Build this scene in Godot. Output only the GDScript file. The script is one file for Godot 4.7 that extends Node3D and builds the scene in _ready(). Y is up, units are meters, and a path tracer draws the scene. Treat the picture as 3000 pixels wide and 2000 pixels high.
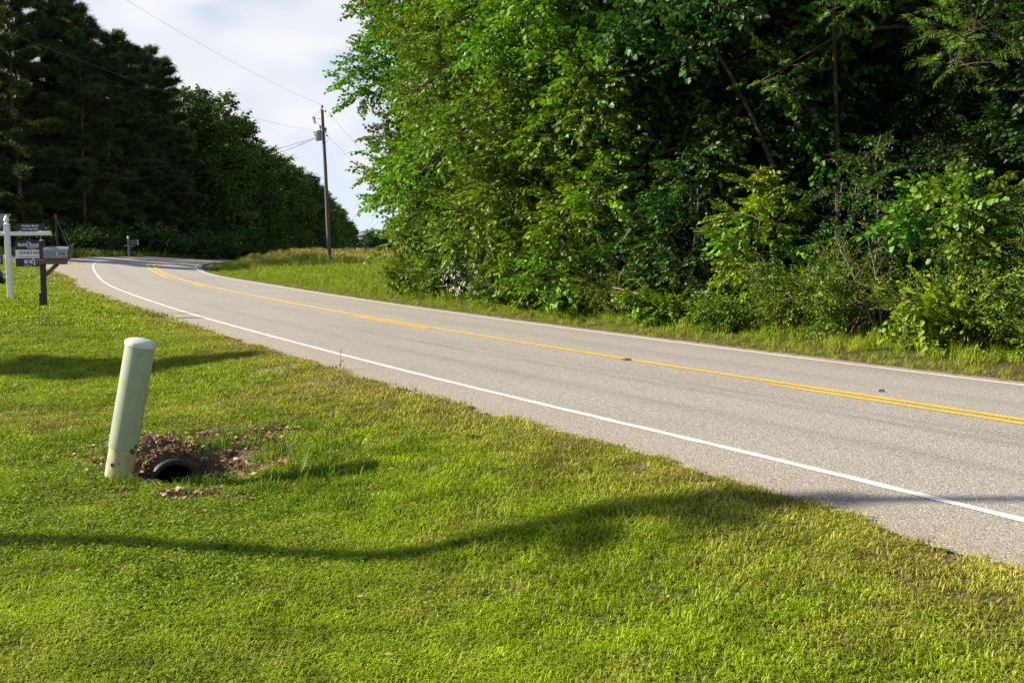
extends Node3D

# ---------------------------------------------------------------- shape builder
class MB:
	var v := PackedVector3Array()
	var n := PackedVector3Array()
	var c := PackedColorArray()
	var uv := PackedVector2Array()
	var ix := PackedInt32Array()
	var col := Color(1, 1, 1)

	func vert(p: Vector3, nn: Vector3, t := Vector2.ZERO) -> int:
		v.append(p)
		n.append(nn)
		c.append(col)
		uv.append(t)
		return v.size() - 1

	func face(a: int, b: int, d: int) -> void:   # clockwise seen from the side the normals point to
		var g := (v[d] - v[a]).cross(v[b] - v[a])
		if g.dot(n[a] + n[b] + n[d]) < 0.0:
			ix.append_array([a, d, b])
		else:
			ix.append_array([a, b, d])

	func tri(a: Vector3, b: Vector3, d: Vector3, toward := Vector3.ZERO) -> void:
		var g := (d - a).cross(b - a).normalized()
		if toward != Vector3.ZERO and g.dot(toward) < 0.0:
			g = -g
		face(vert(a, g), vert(b, g), vert(d, g))

	func quad(a: Vector3, b: Vector3, d: Vector3, e: Vector3, toward := Vector3.ZERO, uvs := []) -> void:
		var g := (d - a).cross(b - a).normalized()
		if toward != Vector3.ZERO and g.dot(toward) < 0.0:
			g = -g
		var u: Array = uvs if uvs.size() == 4 else [Vector2(0, 0), Vector2(1, 0), Vector2(1, 1), Vector2(0, 1)]
		var i := vert(a, g, u[0])
		vert(b, g, u[1])
		vert(d, g, u[2])
		vert(e, g, u[3])
		face(i, i + 1, i + 2)
		face(i, i + 2, i + 3)

	func tube(p: Array, r: Array, sides := 6, cap := true) -> void:
		var ref := Vector3(0.31, 0.2, 0.93)
		var first := v.size()
		var run := 0.0
		for k in p.size():
			var d: Vector3 = (p[mini(k + 1, p.size() - 1)] - p[maxi(k - 1, 0)]).normalized()
			if absf(d.dot(ref)) > 0.95:
				ref = Vector3(0.9, 0.1, -0.3)
			var s := d.cross(ref).normalized()
			ref = s.cross(d).normalized()
			if k > 0:
				run += (p[k] - p[k - 1]).length()
			for j in sides + 1:
				var a := TAU * j / sides
				var o := s * cos(a) + ref * sin(a)
				vert(p[k] + o * r[k], o, Vector2(float(j) / sides, run))
		for k in p.size() - 1:
			for j in sides:
				var a := first + k * (sides + 1) + j
				face(a, a + 1, a + sides + 2)
				face(a, a + sides + 2, a + sides + 1)
		if cap:
			for e in [0, p.size() - 1]:
				var d: Vector3 = (p[0] - p[1]).normalized() if e == 0 else (p[e] - p[e - 1]).normalized()
				var m := vert(p[e], d)
				for j in sides + 1:
					vert(v[first + e * (sides + 1) + j], d)
				for j in sides:
					face(m, m + 1 + j, m + 2 + j)

	func box(x: Transform3D, size: Vector3, b := 0.004) -> void:
		var h := size * 0.5
		b = minf(b, minf(h.x, minf(h.y, h.z)) * 0.45)
		var pt := func(sx: int, sy: int, sz: int, ax: int) -> Vector3:
			var q := Vector3(sx * (h.x - b), sy * (h.y - b), sz * (h.z - b))
			q[ax] = [sx, sy, sz][ax] * h[ax]
			return x * q
		for ax in 3:
			var u := (ax + 1) % 3
			var w := (ax + 2) % 3
			for s in [-1, 1]:
				var f := []
				for k in [[-1, -1], [1, -1], [1, 1], [-1, 1]]:
					var g := [0, 0, 0]
					g[ax] = s
					g[u] = k[0]
					g[w] = k[1]
					f.append((pt as Callable).call(g[0], g[1], g[2], ax))
				var t := Vector3.ZERO
				t[ax] = s
				quad(f[0], f[1], f[2], f[3], x.basis * t, [Vector2(0, 0), Vector2(size[u], 0), Vector2(size[u], size[w]), Vector2(0, size[w])])
			for s in [-1, 1]:
				for s2 in [-1, 1]:
					var g0 := [0, 0, 0]
					g0[u] = s
					g0[w] = s2
					var g1 := g0.duplicate()
					g0[ax] = -1
					g1[ax] = 1
					var t2 := Vector3.ZERO
					t2[u] = s
					t2[w] = s2
					quad((pt as Callable).call(g0[0], g0[1], g0[2], u), (pt as Callable).call(g1[0], g1[1], g1[2], u), (pt as Callable).call(g1[0], g1[1], g1[2], w), (pt as Callable).call(g0[0], g0[1], g0[2], w), x.basis * t2)
		for sx in [-1, 1]:
			for sy in [-1, 1]:
				for sz in [-1, 1]:
					tri((pt as Callable).call(sx, sy, sz, 0), (pt as Callable).call(sx, sy, sz, 1), (pt as Callable).call(sx, sy, sz, 2), x.basis * Vector3(sx, sy, sz))

	func lathe(x: Transform3D, prof: Array, sides := 24, sharp := false) -> void:   # prof: Vector2(radius, height)
		for k in prof.size() - 1:
			var a: Vector2 = prof[k]
			var b: Vector2 = prof[k + 1]
			if a.is_equal_approx(b):
				continue
			var na := Vector2((b - a).y, -(b - a).x).normalized()
			var nb := na
			if not sharp:
				if k > 0 and not prof[k - 1].is_equal_approx(a):
					var e: Vector2 = a - prof[k - 1]
					var q := Vector2(e.y, -e.x).normalized()
					if q.dot(na) > 0.6:
						na = (na + q).normalized()
				if k < prof.size() - 2 and not prof[k + 2].is_equal_approx(b):
					var e: Vector2 = prof[k + 2] - b
					var q := Vector2(e.y, -e.x).normalized()
					if q.dot(nb) > 0.6:
						nb = (nb + q).normalized()
			var first := v.size()
			for j in sides + 1:
				var t := TAU * j / sides
				var o := Vector3(cos(t), 0, sin(t))
				vert(x * (o * a.x + Vector3(0, a.y, 0)), (x.basis * (o * na.x + Vector3(0, na.y, 0))).normalized(), Vector2(float(j) / sides, a.y))
				vert(x * (o * b.x + Vector3(0, b.y, 0)), (x.basis * (o * nb.x + Vector3(0, nb.y, 0))).normalized(), Vector2(float(j) / sides, b.y))
			for j in sides:
				var i := first + j * 2
				if a.x > 1e-6:
					face(i, i + 2, i + 1)
				if b.x > 1e-6:
					face(i + 1, i + 2, i + 3)

	func mesh(m: Material) -> ArrayMesh:
		var a := []
		a.resize(Mesh.ARRAY_MAX)
		a[Mesh.ARRAY_VERTEX] = v
		a[Mesh.ARRAY_NORMAL] = n
		a[Mesh.ARRAY_COLOR] = c
		a[Mesh.ARRAY_TEX_UV] = uv
		a[Mesh.ARRAY_INDEX] = ix
		var am := ArrayMesh.new()
		am.add_surface_from_arrays(Mesh.PRIMITIVE_TRIANGLES, a)
		am.surface_set_material(0, m)
		return am

# ---------------------------------------------------------------- objects
var rng := RandomNumberGenerator.new()

func rf(a: float, b: float) -> float:
	return rng.randf_range(a, b)

func rv(s := 1.0) -> Vector3:
	return Vector3(rf(-s, s), rf(-s, s), rf(-s, s))

func obj(called: String, mesh: Mesh, parent: Node = self) -> MeshInstance3D:
	var o := MeshInstance3D.new()
	o.name = numbered(called, parent)
	o.mesh = mesh
	parent.add_child(o, true)
	return o

func numbered(called: String, parent: Node) -> String:
	if not parent.has_node(called):
		return called
	var k := 1
	while parent.has_node("%s_%03d" % [called, k]):
		k += 1
	return "%s_%03d" % [called, k]

func tag(o: Node, label: String, category: String, group := "") -> Node:
	o.set_meta("label", label)
	o.set_meta("category", category)
	if group:
		o.set_meta("group", group)
	return o

func thing(called: String, label: String, category: String, at := Vector3.ZERO, turn := 0.0, group := "") -> Node3D:
	var o := Node3D.new()
	o.name = numbered(called, self)
	add_child(o, true)
	o.position = at
	o.rotation.y = turn
	tag(o, label, category, group)
	return o

func structure(called: String, mesh: Mesh) -> MeshInstance3D:
	var o := obj(called, mesh)
	o.set_meta("kind", "structure")
	return o

func scatter(called: String, mesh: Mesh, where: Array, tints: Array, parent: Node = self) -> MultiMeshInstance3D:
	var m := MultiMesh.new()
	m.transform_format = MultiMesh.TRANSFORM_3D
	m.use_colors = true
	m.mesh = mesh
	m.instance_count = where.size()
	for i in where.size():
		m.set_instance_transform(i, where[i])
		m.set_instance_color(i, tints[i])
	var o := MultiMeshInstance3D.new()
	o.name = numbered(called, parent)
	o.multimesh = m
	o.set_meta("kind", "stuff")
	parent.add_child(o, true)
	return o

func mat(col: Color, rough := 0.8, metal := 0.0, spec := 0.5) -> StandardMaterial3D:   # col holds linear values
	var m := StandardMaterial3D.new()
	m.albedo_color = col.linear_to_srgb()
	m.roughness = rough
	m.metallic = metal
	m.metallic_specular = spec
	return m

func leafmat(rough: float, glow: Color, spec := 0.5) -> StandardMaterial3D:
	var m := StandardMaterial3D.new()
	m.vertex_color_use_as_albedo = true
	m.roughness = rough
	m.metallic_specular = spec
	m.cull_mode = BaseMaterial3D.CULL_DISABLED
	m.backlight_enabled = true
	m.backlight = glow.linear_to_srgb()
	return m

func noise_tex(freq: float, ramp: Array, size := 512, octaves := 4, kind := FastNoiseLite.TYPE_SIMPLEX_SMOOTH, sd := 1) -> NoiseTexture2D:
	var f := FastNoiseLite.new()
	f.noise_type = kind
	f.frequency = freq
	f.fractal_octaves = octaves
	f.seed = sd
	var t := NoiseTexture2D.new()
	t.width = size
	t.height = size
	t.seamless = true
	t.noise = f
	if ramp.size():
		var g := Gradient.new()
		var o := PackedFloat32Array()
		var cc := PackedColorArray()
		for k in ramp.size():
			o.append(float(k) / (ramp.size() - 1))
			cc.append(ramp[k].linear_to_srgb())
		g.offsets = o
		g.colors = cc
		t.color_ramp = g
	return t

# ---------------------------------------------------------------- road and ground, in plan (x, depth in front of the camera)
const EYE := 1.65
var CL := [Vector3(33, 0, -45), Vector3(21, 0, -20), Vector3(13.8, 0, -6), Vector3(10.5, 0, 0), Vector3(7.55, 0, 5), Vector3(4.83, 0, 9.55), Vector3(2.0, 0.0, 14.1), Vector3(-1.45, 0.0, 20.0), Vector3(-5.35, 0.02, 26.9), Vector3(-9.8, 0.06, 35.3), Vector3(-13.45, 0.12, 42.5), Vector3(-16.95, 0.2, 50.2), Vector3(-20.2, 0.32, 58), Vector3(-22.9, 0.43, 66), Vector3(-24.8, 0.49, 74), Vector3(-26.0, 0.4, 84), Vector3(-26.8, 0.1, 100), Vector3(-26.8, -0.4, 120), Vector3(-26, -1.2, 150), Vector3(-25, -2.4, 205), Vector3(-24, -3.2, 260)]
var road := []          # dense samples: Vector3(x, height, depth)
var along := []         # running length
var side := []          # unit vector to the left of travel, Vector2(x, depth)
var wob := FastNoiseLite.new()

func lay_road() -> void:
	for k in CL.size() - 1:
		var a: Vector3 = CL[maxi(k - 1, 0)]
		var b: Vector3 = CL[k]
		var d: Vector3 = CL[k + 1]
		var e: Vector3 = CL[mini(k + 2, CL.size() - 1)]
		var steps := maxi(2, int(b.distance_to(d) / 0.6))
		for j in steps:
			road.append(b.cubic_interpolate(d, a, e, float(j) / steps))
	road.append(CL[-1])
	var s := 0.0
	for k in road.size():
		if k:
			s += road[k].distance_to(road[k - 1])
		along.append(s)
		var t: Vector3 = road[mini(k + 1, road.size() - 1)] - road[maxi(k - 1, 0)]
		side.append(Vector2(-t.z, t.x).normalized())
	wob.seed = 7
	wob.frequency = 0.35
	wob.fractal_octaves = 3

func at_depth(d: float) -> int:
	var lo := 0
	var hi := road.size() - 1
	while hi - lo > 1:
		var m := (lo + hi) / 2
		if road[m].z < d:
			lo = m
		else:
			hi = m
	return lo

func bank(d: float) -> float:
	return 0.22 * smoothstep(38, 60, d) * (1.0 - smoothstep(82, 105, d))

func road_y(k: int, u: float) -> float:
	return road[k].y + bank(road[k].z) * clampf(u / 2.85, -1.6, 1.6) - 0.012 * absf(u)

func locate(x: float, d: float) -> Vector2:    # (sample number, offset to the left of the centre line)
	var k := at_depth(d)
	var step := 16
	var best := k
	var bd := Vector2(road[k].x - x, road[k].z - d).length_squared()
	while step > 0:
		var moved := false
		for q in [best - step, best + step]:
			if q >= 0 and q < road.size():
				var e := Vector2(road[q].x - x, road[q].z - d).length_squared()
				if e < bd:
					bd = e
					best = q
					moved = true
		if not moved:
			step /= 2
	var u: float = Vector2(x - road[best].x, d - road[best].z).dot(side[best])
	return Vector2(best, u)

const MOUTH := Vector2(-3.38, 9.95)
const OUT := Vector2(0.6, -0.8)
const EDGE_L := 3.95
const EDGE_R := -2.78

func pit(x: float, d: float) -> float:
	var p := Vector2(x, d) - MOUTH
	var a := p.dot(OUT)
	var b := p.dot(Vector2(-OUT.y, OUT.x))
	var hole := 0.44 * exp(-pow(b / 0.36, 2.0)) * smoothstep(0.0, 0.09, a) * (1.0 - smoothstep(0.25, 1.1, a))
	var soft := 0.10 * exp(-(pow((a - 0.45) / 0.8, 2.0) + pow((b - 0.3) / 0.9, 2.0)))
	var mound := 0.10 * exp(-pow(b / 0.42, 2.0)) * smoothstep(-1.3, -0.5, a) * (1.0 - smoothstep(-0.08, 0.03, a))
	return hole + soft - mound

func left_edge(k: int) -> float:
	var d: float = road[k].z
	return EDGE_L + 0.1 * wob.get_noise_1d(along[k] * 3.0) + 0.15 * smoothstep(11, 6, d) + 0.4 * smoothstep(26, 40, d) + 1.5 * smoothstep(45, 56, d) - 1.9 * smoothstep(66, 74, d)

func ground(x: float, d: float) -> float:
	var l := locate(x, d)
	var k := int(l.x)
	var u := l.y
	var y := road_y(k, u)
	if u > 0.0:
		var e := u - left_edge(k)
		if e < 0.0:
			return y - 0.07
		y = road_y(k, minf(u, 6.0))
		var sw := 0.37 * (1.0 - smoothstep(11, 25, d)) * smoothstep(-0.1, 2.5, e) - 0.03
		y -= sw
		y += 0.34 * smoothstep(0.2, 3.2, e) * smoothstep(14, 25, d) * (1.0 - smoothstep(60, 75, d))
		y += 0.9 * smoothstep(1.5, 8.0, e) * smoothstep(76, 90, d)
		y -= 0.07 * exp(-pow((e - 2.6) / 0.9, 2.0)) * smoothstep(12.0, 8.0, d)
		y -= pit(x, d)
		y += 0.035 * wob.get_noise_2d(x * 1.3, d * 1.3) * smoothstep(0.2, 1.5, e)
	else:
		var e := EDGE_R - u
		if e < 0.0:
			return y - 0.07
		y = road_y(k, maxf(u, -4.5))
		y += -0.02 + 0.12 * smoothstep(0.3, 2.5, e) + 0.28 * smoothstep(1.0, 7.0, e) * smoothstep(30, 44, d)
		y += 0.05 * wob.get_noise_2d(x * 0.9, d * 0.9) * smoothstep(0.3, 2.0, e)
	return y

var gx := PackedFloat32Array()
var gd := PackedFloat32Array()
var gy := PackedFloat32Array()

func lines(stops: Array) -> PackedFloat32Array:      # [from, to, step, to, step, ...]
	var o := PackedFloat32Array()
	var p: float = stops[0]
	o.append(p)
	var k := 1
	while k < stops.size():
		var n := maxi(1, int(round((stops[k] - p) / stops[k + 1])))
		for j in n:
			o.append(p + (stops[k] - p) * (j + 1) / n)
		p = stops[k]
		k += 2
	return o

func gy_at(x: float, d: float) -> float:             # height of the ground sheet as it is meshed
	var i := clampi(gx.bsearch(x) - 1, 0, gx.size() - 2)
	var j := clampi(gd.bsearch(d) - 1, 0, gd.size() - 2)
	var tx := clampf((x - gx[i]) / (gx[i + 1] - gx[i]), 0, 1)
	var td := clampf((d - gd[j]) / (gd[j + 1] - gd[j]), 0, 1)
	var w := gx.size()
	return lerpf(lerpf(gy[j * w + i], gy[j * w + i + 1], tx), lerpf(gy[(j + 1) * w + i], gy[(j + 1) * w + i + 1], tx), td)

func spot(x: float, d: float) -> Vector3:
	return Vector3(x, gy_at(x, d), -d)

func beside(d: float, u: float) -> Vector2:          # plan point at offset u from the centre line where it is d deep
	var k := at_depth(d)
	return Vector2(road[k].x, road[k].z) + side[k] * u

# ---------------------------------------------------------------- leaves and twigs
func add_leaf(b: MB, at: Vector3, dir: Vector3, up: Vector3, long: float, kind: String) -> void:
	dir = dir.normalized()
	var w := dir.cross(up).normalized()
	up = w.cross(dir).normalized()
	var o: Array
	match kind:
		"broad": o = [Vector2(0.0, 0.0), Vector2(0.06, 0.3), Vector2(0.3, 0.52), Vector2(0.44, 0.3), Vector2(0.72, 0.44), Vector2(0.86, 0.14), Vector2(1.0, 0.04)]
		"heart": o = [Vector2(0.02, 0.0), Vector2(-0.06, 0.24), Vector2(0.14, 0.46), Vector2(0.42, 0.44), Vector2(0.74, 0.22), Vector2(1.0, 0.0)]
		"oval": o = [Vector2(0.0, 0.0), Vector2(0.22, 0.22), Vector2(0.5, 0.27), Vector2(0.78, 0.15), Vector2(1.0, 0.0)]
		"willow": o = [Vector2(0.0, 0.0), Vector2(0.25, 0.085), Vector2(0.65, 0.075), Vector2(1.0, 0.0)]
		_: o = [Vector2(0.0, 0.0), Vector2(0.4, 0.36), Vector2(1.0, 0.0)]
	var fold := rf(0.1, 0.45)
	var drop := rf(0.02, 0.3)
	for s in [-1.0, 1.0]:
		var p := []
		for q in o:
			p.append(at + dir * (q.x * long) + w * (s * q.y * long) + up * (fold * q.y * long - drop * q.x * q.x * long))
		var m := at + dir * (0.4 * long) - up * (drop * 0.16 * long)
		for k in p.size() - 1:
			b.tri(m, p[k], p[k + 1], up)
		b.tri(m, p[p.size() - 1], at + dir * long - up * (drop * long), up)

func twig(kind: String, sd: int, count: int, long: float, leaf: float, m: Material, droop := 0.25, vary := 0.22) -> ArrayMesh:
	rng.seed = sd
	var b := MB.new()
	var p := []
	for k in 4:
		var t := k / 3.0
		p.append(Vector3(rf(-0.03, 0.03) * long * t, -droop * t * t * long * 0.6, t * long))
	b.col = Color(0.07, 0.05, 0.03)
	b.tube(p, [0.006, 0.005, 0.004, 0.002], 3, false)
	for k in count:
		var t := (k + 0.7) / count
		var s := 1.0 if k % 2 else -1.0
		var at: Vector3 = p[int(t * 2.99)].lerp(p[int(t * 2.99) + 1], fmod(t * 2.99, 1.0))
		var d := Vector3(s * rf(0.5, 1.2), rf(-0.75, 0.35) - droop, rf(0.1, 0.9)).normalized()
		if k == count - 1:
			d = Vector3(rf(-0.2, 0.2), -0.4, 1)
		var up := (Vector3(0, 1, 0) + rv(0.75)).normalized()
		var g := rf(1.0 - vary, 1.0 + vary)
		b.col = Color(g * rf(0.85, 1.2), g, g * rf(0.7, 1.1))
		add_leaf(b, at + d * leaf * rf(0.2, 0.6), d, up, leaf * rf(0.45, 1.25), kind)
	return b.mesh(m)

func needle_tuft(sd: int, count: int, long: float, m: Material, wide := 0.02) -> ArrayMesh:
	rng.seed = sd
	var b := MB.new()
	b.col = Color(0.9, 0.7, 0.5)
	for k in count:
		var d := (rv(1.0) + Vector3(0, 0.35, 0.9)).normalized()
		var s := d.cross(rv()).normalized() * wide
		var at := Vector3(rf(-0.05, 0.05), rf(-0.05, 0.05), rf(-0.3, 0.25)) * long
		var g := rf(0.7, 1.25)
		b.col = Color(g * rf(0.9, 1.2), g, g * 0.9)
		b.tri(at - s, at + s, at + d * long * rf(0.6, 1.1))
	return b.mesh(m)

func turned(dir: Vector3, roll := 0.0) -> Basis:       # +Z along dir, +Y as near to up as it goes
	dir = dir.normalized()
	var x := Vector3.UP.cross(dir)
	if x.length() < 0.05:
		x = Vector3.RIGHT
	x = x.normalized()
	return Basis(x, dir.cross(x).normalized(), dir) * Basis(Vector3(0, 0, 1), roll)

# A tree: trunk with limbs in one mesh, crown of twigs in one part.
# p: h height, r trunk radius, lo lowest bough, rad crown radius, n boughs, twigs per bough, mesh, tint, size, shape (0 round, 1 cone, 2 column), lean, out (preferred side), drop
func tree(o: Node3D, p: Dictionary) -> void:
	var h: float = p.h
	var b := MB.new()
	var lean: Vector3 = p.get("lean", Vector3.ZERO)
	var pts := []
	var rr := []
	var wig := Vector3.ZERO
	for k in 9:
		var t := k / 8.0
		pts.append(Vector3(0, h * 0.97 * t - 0.2 * (1.0 - t), 0) + lean * t * t * h + wig)
		rr.append(maxf(0.012, p.r * (1.0 - 0.92 * t) * (1.25 if k == 0 else 1.0)))
		wig += Vector3(rf(-1, 1), 0, rf(-1, 1)) * h * 0.008 * p.get("wiggle", 1.0)
	b.tube(pts, rr, 9, false)
	var where := []
	var tints := []
	var n: int = p.n
	var lo: float = p.lo
	var out: Vector3 = p.get("out", Vector3.ZERO)
	var tint: Color = p.tint
	for k in n:
		var t := (k + rf(0.1, 0.9)) / n
		var y: float = lerpf(lo, p.get("hi", h * 0.985), t)
		var f := clampf(y / (h * 0.97), 0.0, 1.0) * 8.0
		var at: Vector3 = pts[int(minf(f, 7.0))].lerp(pts[int(minf(f, 7.0)) + 1], f - minf(floorf(f), 7.0))
		var az := k * 2.39996 + rf(-0.5, 0.5)
		var prof := 1.0
		match int(p.get("shape", 0)):
			0: prof = sqrt(maxf(0.05, 1.0 - pow(maxf(0.0, t - 0.25) / 0.78, 2.0))) * lerpf(0.75, 1.0, minf(1.0, t * 4.0))
			1: prof = (1.0 - t * 0.86) * lerpf(0.65, 1.0, minf(1.0, t * 5.0))
			2: prof = (1.0 - pow(t, 4.0)) * 0.9 + 0.1
			3: prof = sin(PI * clampf(t * 0.85 + 0.12, 0.0, 1.0))
		var length: float = p.rad * prof * rf(0.68, 1.15)
		var dir := Vector3(cos(az), 0, sin(az))
		if out != Vector3.ZERO:
			var q := dir.dot(out.normalized())
			length *= 1.0 + out.length() * q
			dir = (dir + out * 0.35).normalized()
		if length < 0.15:
			length = 0.15
		var rise: float = p.get("rise", 0.5) * (0.5 + t)
		var drop: float = p.get("drop", 0.55)
		var bp := []
		var br := []
		for j in 6:
			var q := j / 5.0
			bp.append(at + dir * length * q + Vector3(0, (rise * q - drop * q * q) * length, 0) + rv(0.03) * length * q)
			br.append(maxf(0.004, minf(p.r * 0.38, 0.02 + length * 0.012) * (1.0 - 0.85 * q)))
		b.tube(bp, br, 5, false)
		var hue := Color(rf(0.8, 1.12), rf(0.84, 1.18), rf(0.8, 1.1))
		var tw: int = maxi(2, int(p.twigs * clampf(length / p.rad, 0.3, 1.4)))
		for j in tw:
			var q := pow(rf(0.0, 1.0), 0.65) * 0.82 + 0.18
			var f2 := minf(q * 5.0, 4.999)
			var base: Vector3 = bp[int(f2)].lerp(bp[int(f2) + 1], fmod(f2, 1.0))
			var spread: float = p.get("spread", 0.32) * length * (1.05 - 0.55 * q)
			var off := Vector3(rf(-1, 1), rf(-0.55, 0.75), rf(-1, 1)) * spread
			var td := (dir * rf(0.2, 1.0) + off.normalized() * 0.9 + Vector3(0, rf(-0.5, 0.25), 0)).normalized()
			var size: float = p.size * rf(0.75, 1.25)
			where.append(Transform3D(turned(td, rf(-0.7, 0.7)).scaled(Vector3.ONE * size), base + off - td * size * p.get("pull", 0.2)))
			var g := rf(0.68, 1.3)
			tints.append(Color(tint.r * hue.r * g, tint.g * hue.g * g, tint.b * hue.b * g))
			if spread > 0.25 and j % 3 == 0:
				b.tube([base, base + off * 0.55 + rv(0.05), base + off], [0.012, 0.008, 0.004], 3, false)
	obj("trunk", b.mesh(p.bark), o)
	if where.size():
		scatter("crown", p.mesh, where, tints, o)

func shrub(o: Node3D, p: Dictionary) -> void:
	var b := MB.new()
	var where := []
	var tints := []
	for k in int(p.n):
		var az := k * 2.39996 + rf(-0.6, 0.6)
		var dir := Vector3(cos(az), 0, sin(az))
		var length: float = p.h * rf(0.6, 1.12)
		var out: float = p.rad * rf(0.3, 1.1)
		var bp := []
		for j in 6:
			var q := j / 5.0
			bp.append(dir * out * pow(q, 1.4) + Vector3(0, length * (q * 1.25 - 0.32 * q * q) - 0.06, 0) + rv(0.03) * q)
		b.tube(bp, [0.014, 0.012, 0.01, 0.008, 0.006, 0.003], 4, false)
		for j in int(p.twigs):
			var q := rf(p.get("from", 0.1), 1.0)
			var f2 := minf(q * 5.0, 4.999)
			var base: Vector3 = bp[int(f2)].lerp(bp[int(f2) + 1], fmod(f2, 1.0))
			var td := (dir * rf(0.0, 1.0) + rv(1.0) + Vector3(0, 0.25, 0)).normalized()
			var size: float = p.size * rf(0.7, 1.25)
			where.append(Transform3D(turned(td, rf(-0.8, 0.8)).scaled(Vector3.ONE * size), base + rv(0.12) * p.rad))
			var g := rf(0.7, 1.25)
			tints.append(Color(p.tint.r * g * rf(0.9, 1.15), p.tint.g * g, p.tint.b * g))
	obj("stem", b.mesh(p.bark), o).set_meta("kind", "stuff")
	scatter("foliage", p.mesh, where, tints, o)

# ---------------------------------------------------------------- grass
func tuft(sd: int, blades: int, spread: float, lo: float, hi: float, wide: float, m: Material, dry := 0.15, flat := 0.55, heads := 0.0, lay := false) -> ArrayMesh:
	rng.seed = sd
	var b := MB.new()
	for k in blades:
		var at := Vector3(rf(-1, 1), 0, rf(-1, 1)) * spread
		var az := rf(0, TAU)
		var d := Vector3(cos(az), 0, sin(az))
		var s := Vector3(-d.z, 0, d.x) * wide * rf(0.6, 1.2)
		var h := rf(lo, hi)
		var bend := rf(0.15, 1.0) * flat
		var m1 := at + Vector3(0, h * 0.55, 0) + d * h * bend * 0.35
		var tip := at + Vector3(0, h * (1.0 - bend * 0.35), 0) + d * h * bend
		var g := rf(0.65, 1.3)
		b.col = Color(g * rf(0.85, 1.2), g, g * rf(0.6, 1.2))
		if rng.randf() < dry:
			b.col = Color(g * 2.0, g * 1.3, g * 4.0)
			if lay:
				m1 = at + Vector3(0, h * 0.45, 0) + d * h * 0.7
				tip = at + Vector3(0, h * rf(0.2, 0.6), 0) + d * h * rf(1.2, 1.7)
		m1 += Vector3(-d.z, 0, d.x) * h * rf(-0.25, 0.25)
		b.tri(at - s - Vector3(0, 0.01, 0), at + s - Vector3(0, 0.01, 0), m1 + s * 0.8)
		b.tri(at - s - Vector3(0, 0.01, 0), m1 + s * 0.8, m1 - s * 0.8)
		b.tri(m1 - s * 0.8, m1 + s * 0.8, tip)
		if rng.randf() < heads:
			b.col = Color(2.4, 1.55, 3.2) * rf(0.7, 1.1)
			var w2 := s.normalized() * wide * 2.2
			b.tri(tip - w2, tip + w2, tip + Vector3(0, h * 0.17, 0) + d * h * 0.06)
			b.tri(tip - w2, tip + w2, tip - Vector3(0, h * 0.05, 0))
	return b.mesh(m)

func clover(sd: int, m: Material) -> ArrayMesh:
	rng.seed = sd
	var b := MB.new()
	for k in 16:
		var at := Vector3(rf(-0.1, 0.1), rf(0.02, 0.06), rf(-0.1, 0.1))
		var up := (Vector3.UP * 1.3 + rv(0.6)).normalized()
		var g := rf(0.7, 1.3)
		b.col = Color(g * rf(0.85, 1.1), g, g)
		for j in 3:
			var a := TAU * j / 3.0 + k
			var d := Vector3(cos(a), 0, sin(a))
			d = (d - up * d.dot(up)).normalized()
			add_leaf(b, at, d, up, rf(0.014, 0.022), "heart")
	return b.mesh(m)

# ---------------------------------------------------------------- the scene
var M := {}
var bank_points := PackedVector3Array()
var patch := FastNoiseLite.new()

func _ready() -> void:
	rng.seed = 11
	var cam := Camera3D.new()
	cam.name = "camera"
	cam.fov = rad_to_deg(2.0 * atan(1.0 / 3.0))
	cam.near = 0.1
	cam.far = 4000.0
	cam.position = Vector3(0, EYE, 0)
	cam.rotation.x = -atan(285.0 / 3000.0)
	add_child(cam)
	var env := Environment.new()
	env.background_mode = Environment.BG_SKY
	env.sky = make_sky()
	env.tonemap_mode = Environment.TONE_MAPPER_LINEAR
	env.tonemap_exposure = 2.7
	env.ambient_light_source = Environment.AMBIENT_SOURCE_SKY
	env.sdfgi_enabled = true
	env.ssao_enabled = true
	env.ssil_enabled = true
	var we := WorldEnvironment.new()
	we.name = "world"
	we.environment = env
	add_child(we)
	var sun := DirectionalLight3D.new()
	sun.name = "sun"
	sun.light_energy = 1.6
	sun.light_color = Color(1.0, 0.95, 0.86)
	sun.light_angular_distance = 0.5
	sun.shadow_enabled = true
	add_child(sun)
	var el := deg_to_rad(28.0)
	var az := deg_to_rad(2.0)
	sun.look_at_from_position(Vector3.ZERO, Vector3(cos(el) * cos(az), -sin(el), cos(el) * sin(az)))
	patch.seed = 21
	patch.frequency = 0.22
	patch.fractal_octaves = 3
	lay_road()
	materials()
	build_ground()
	build_road()
	build_lawn()
	build_pedestal()
	build_culvert()
	build_mailboxes()
	build_signs()
	build_poles()
	build_small()
	build_woods()

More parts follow.
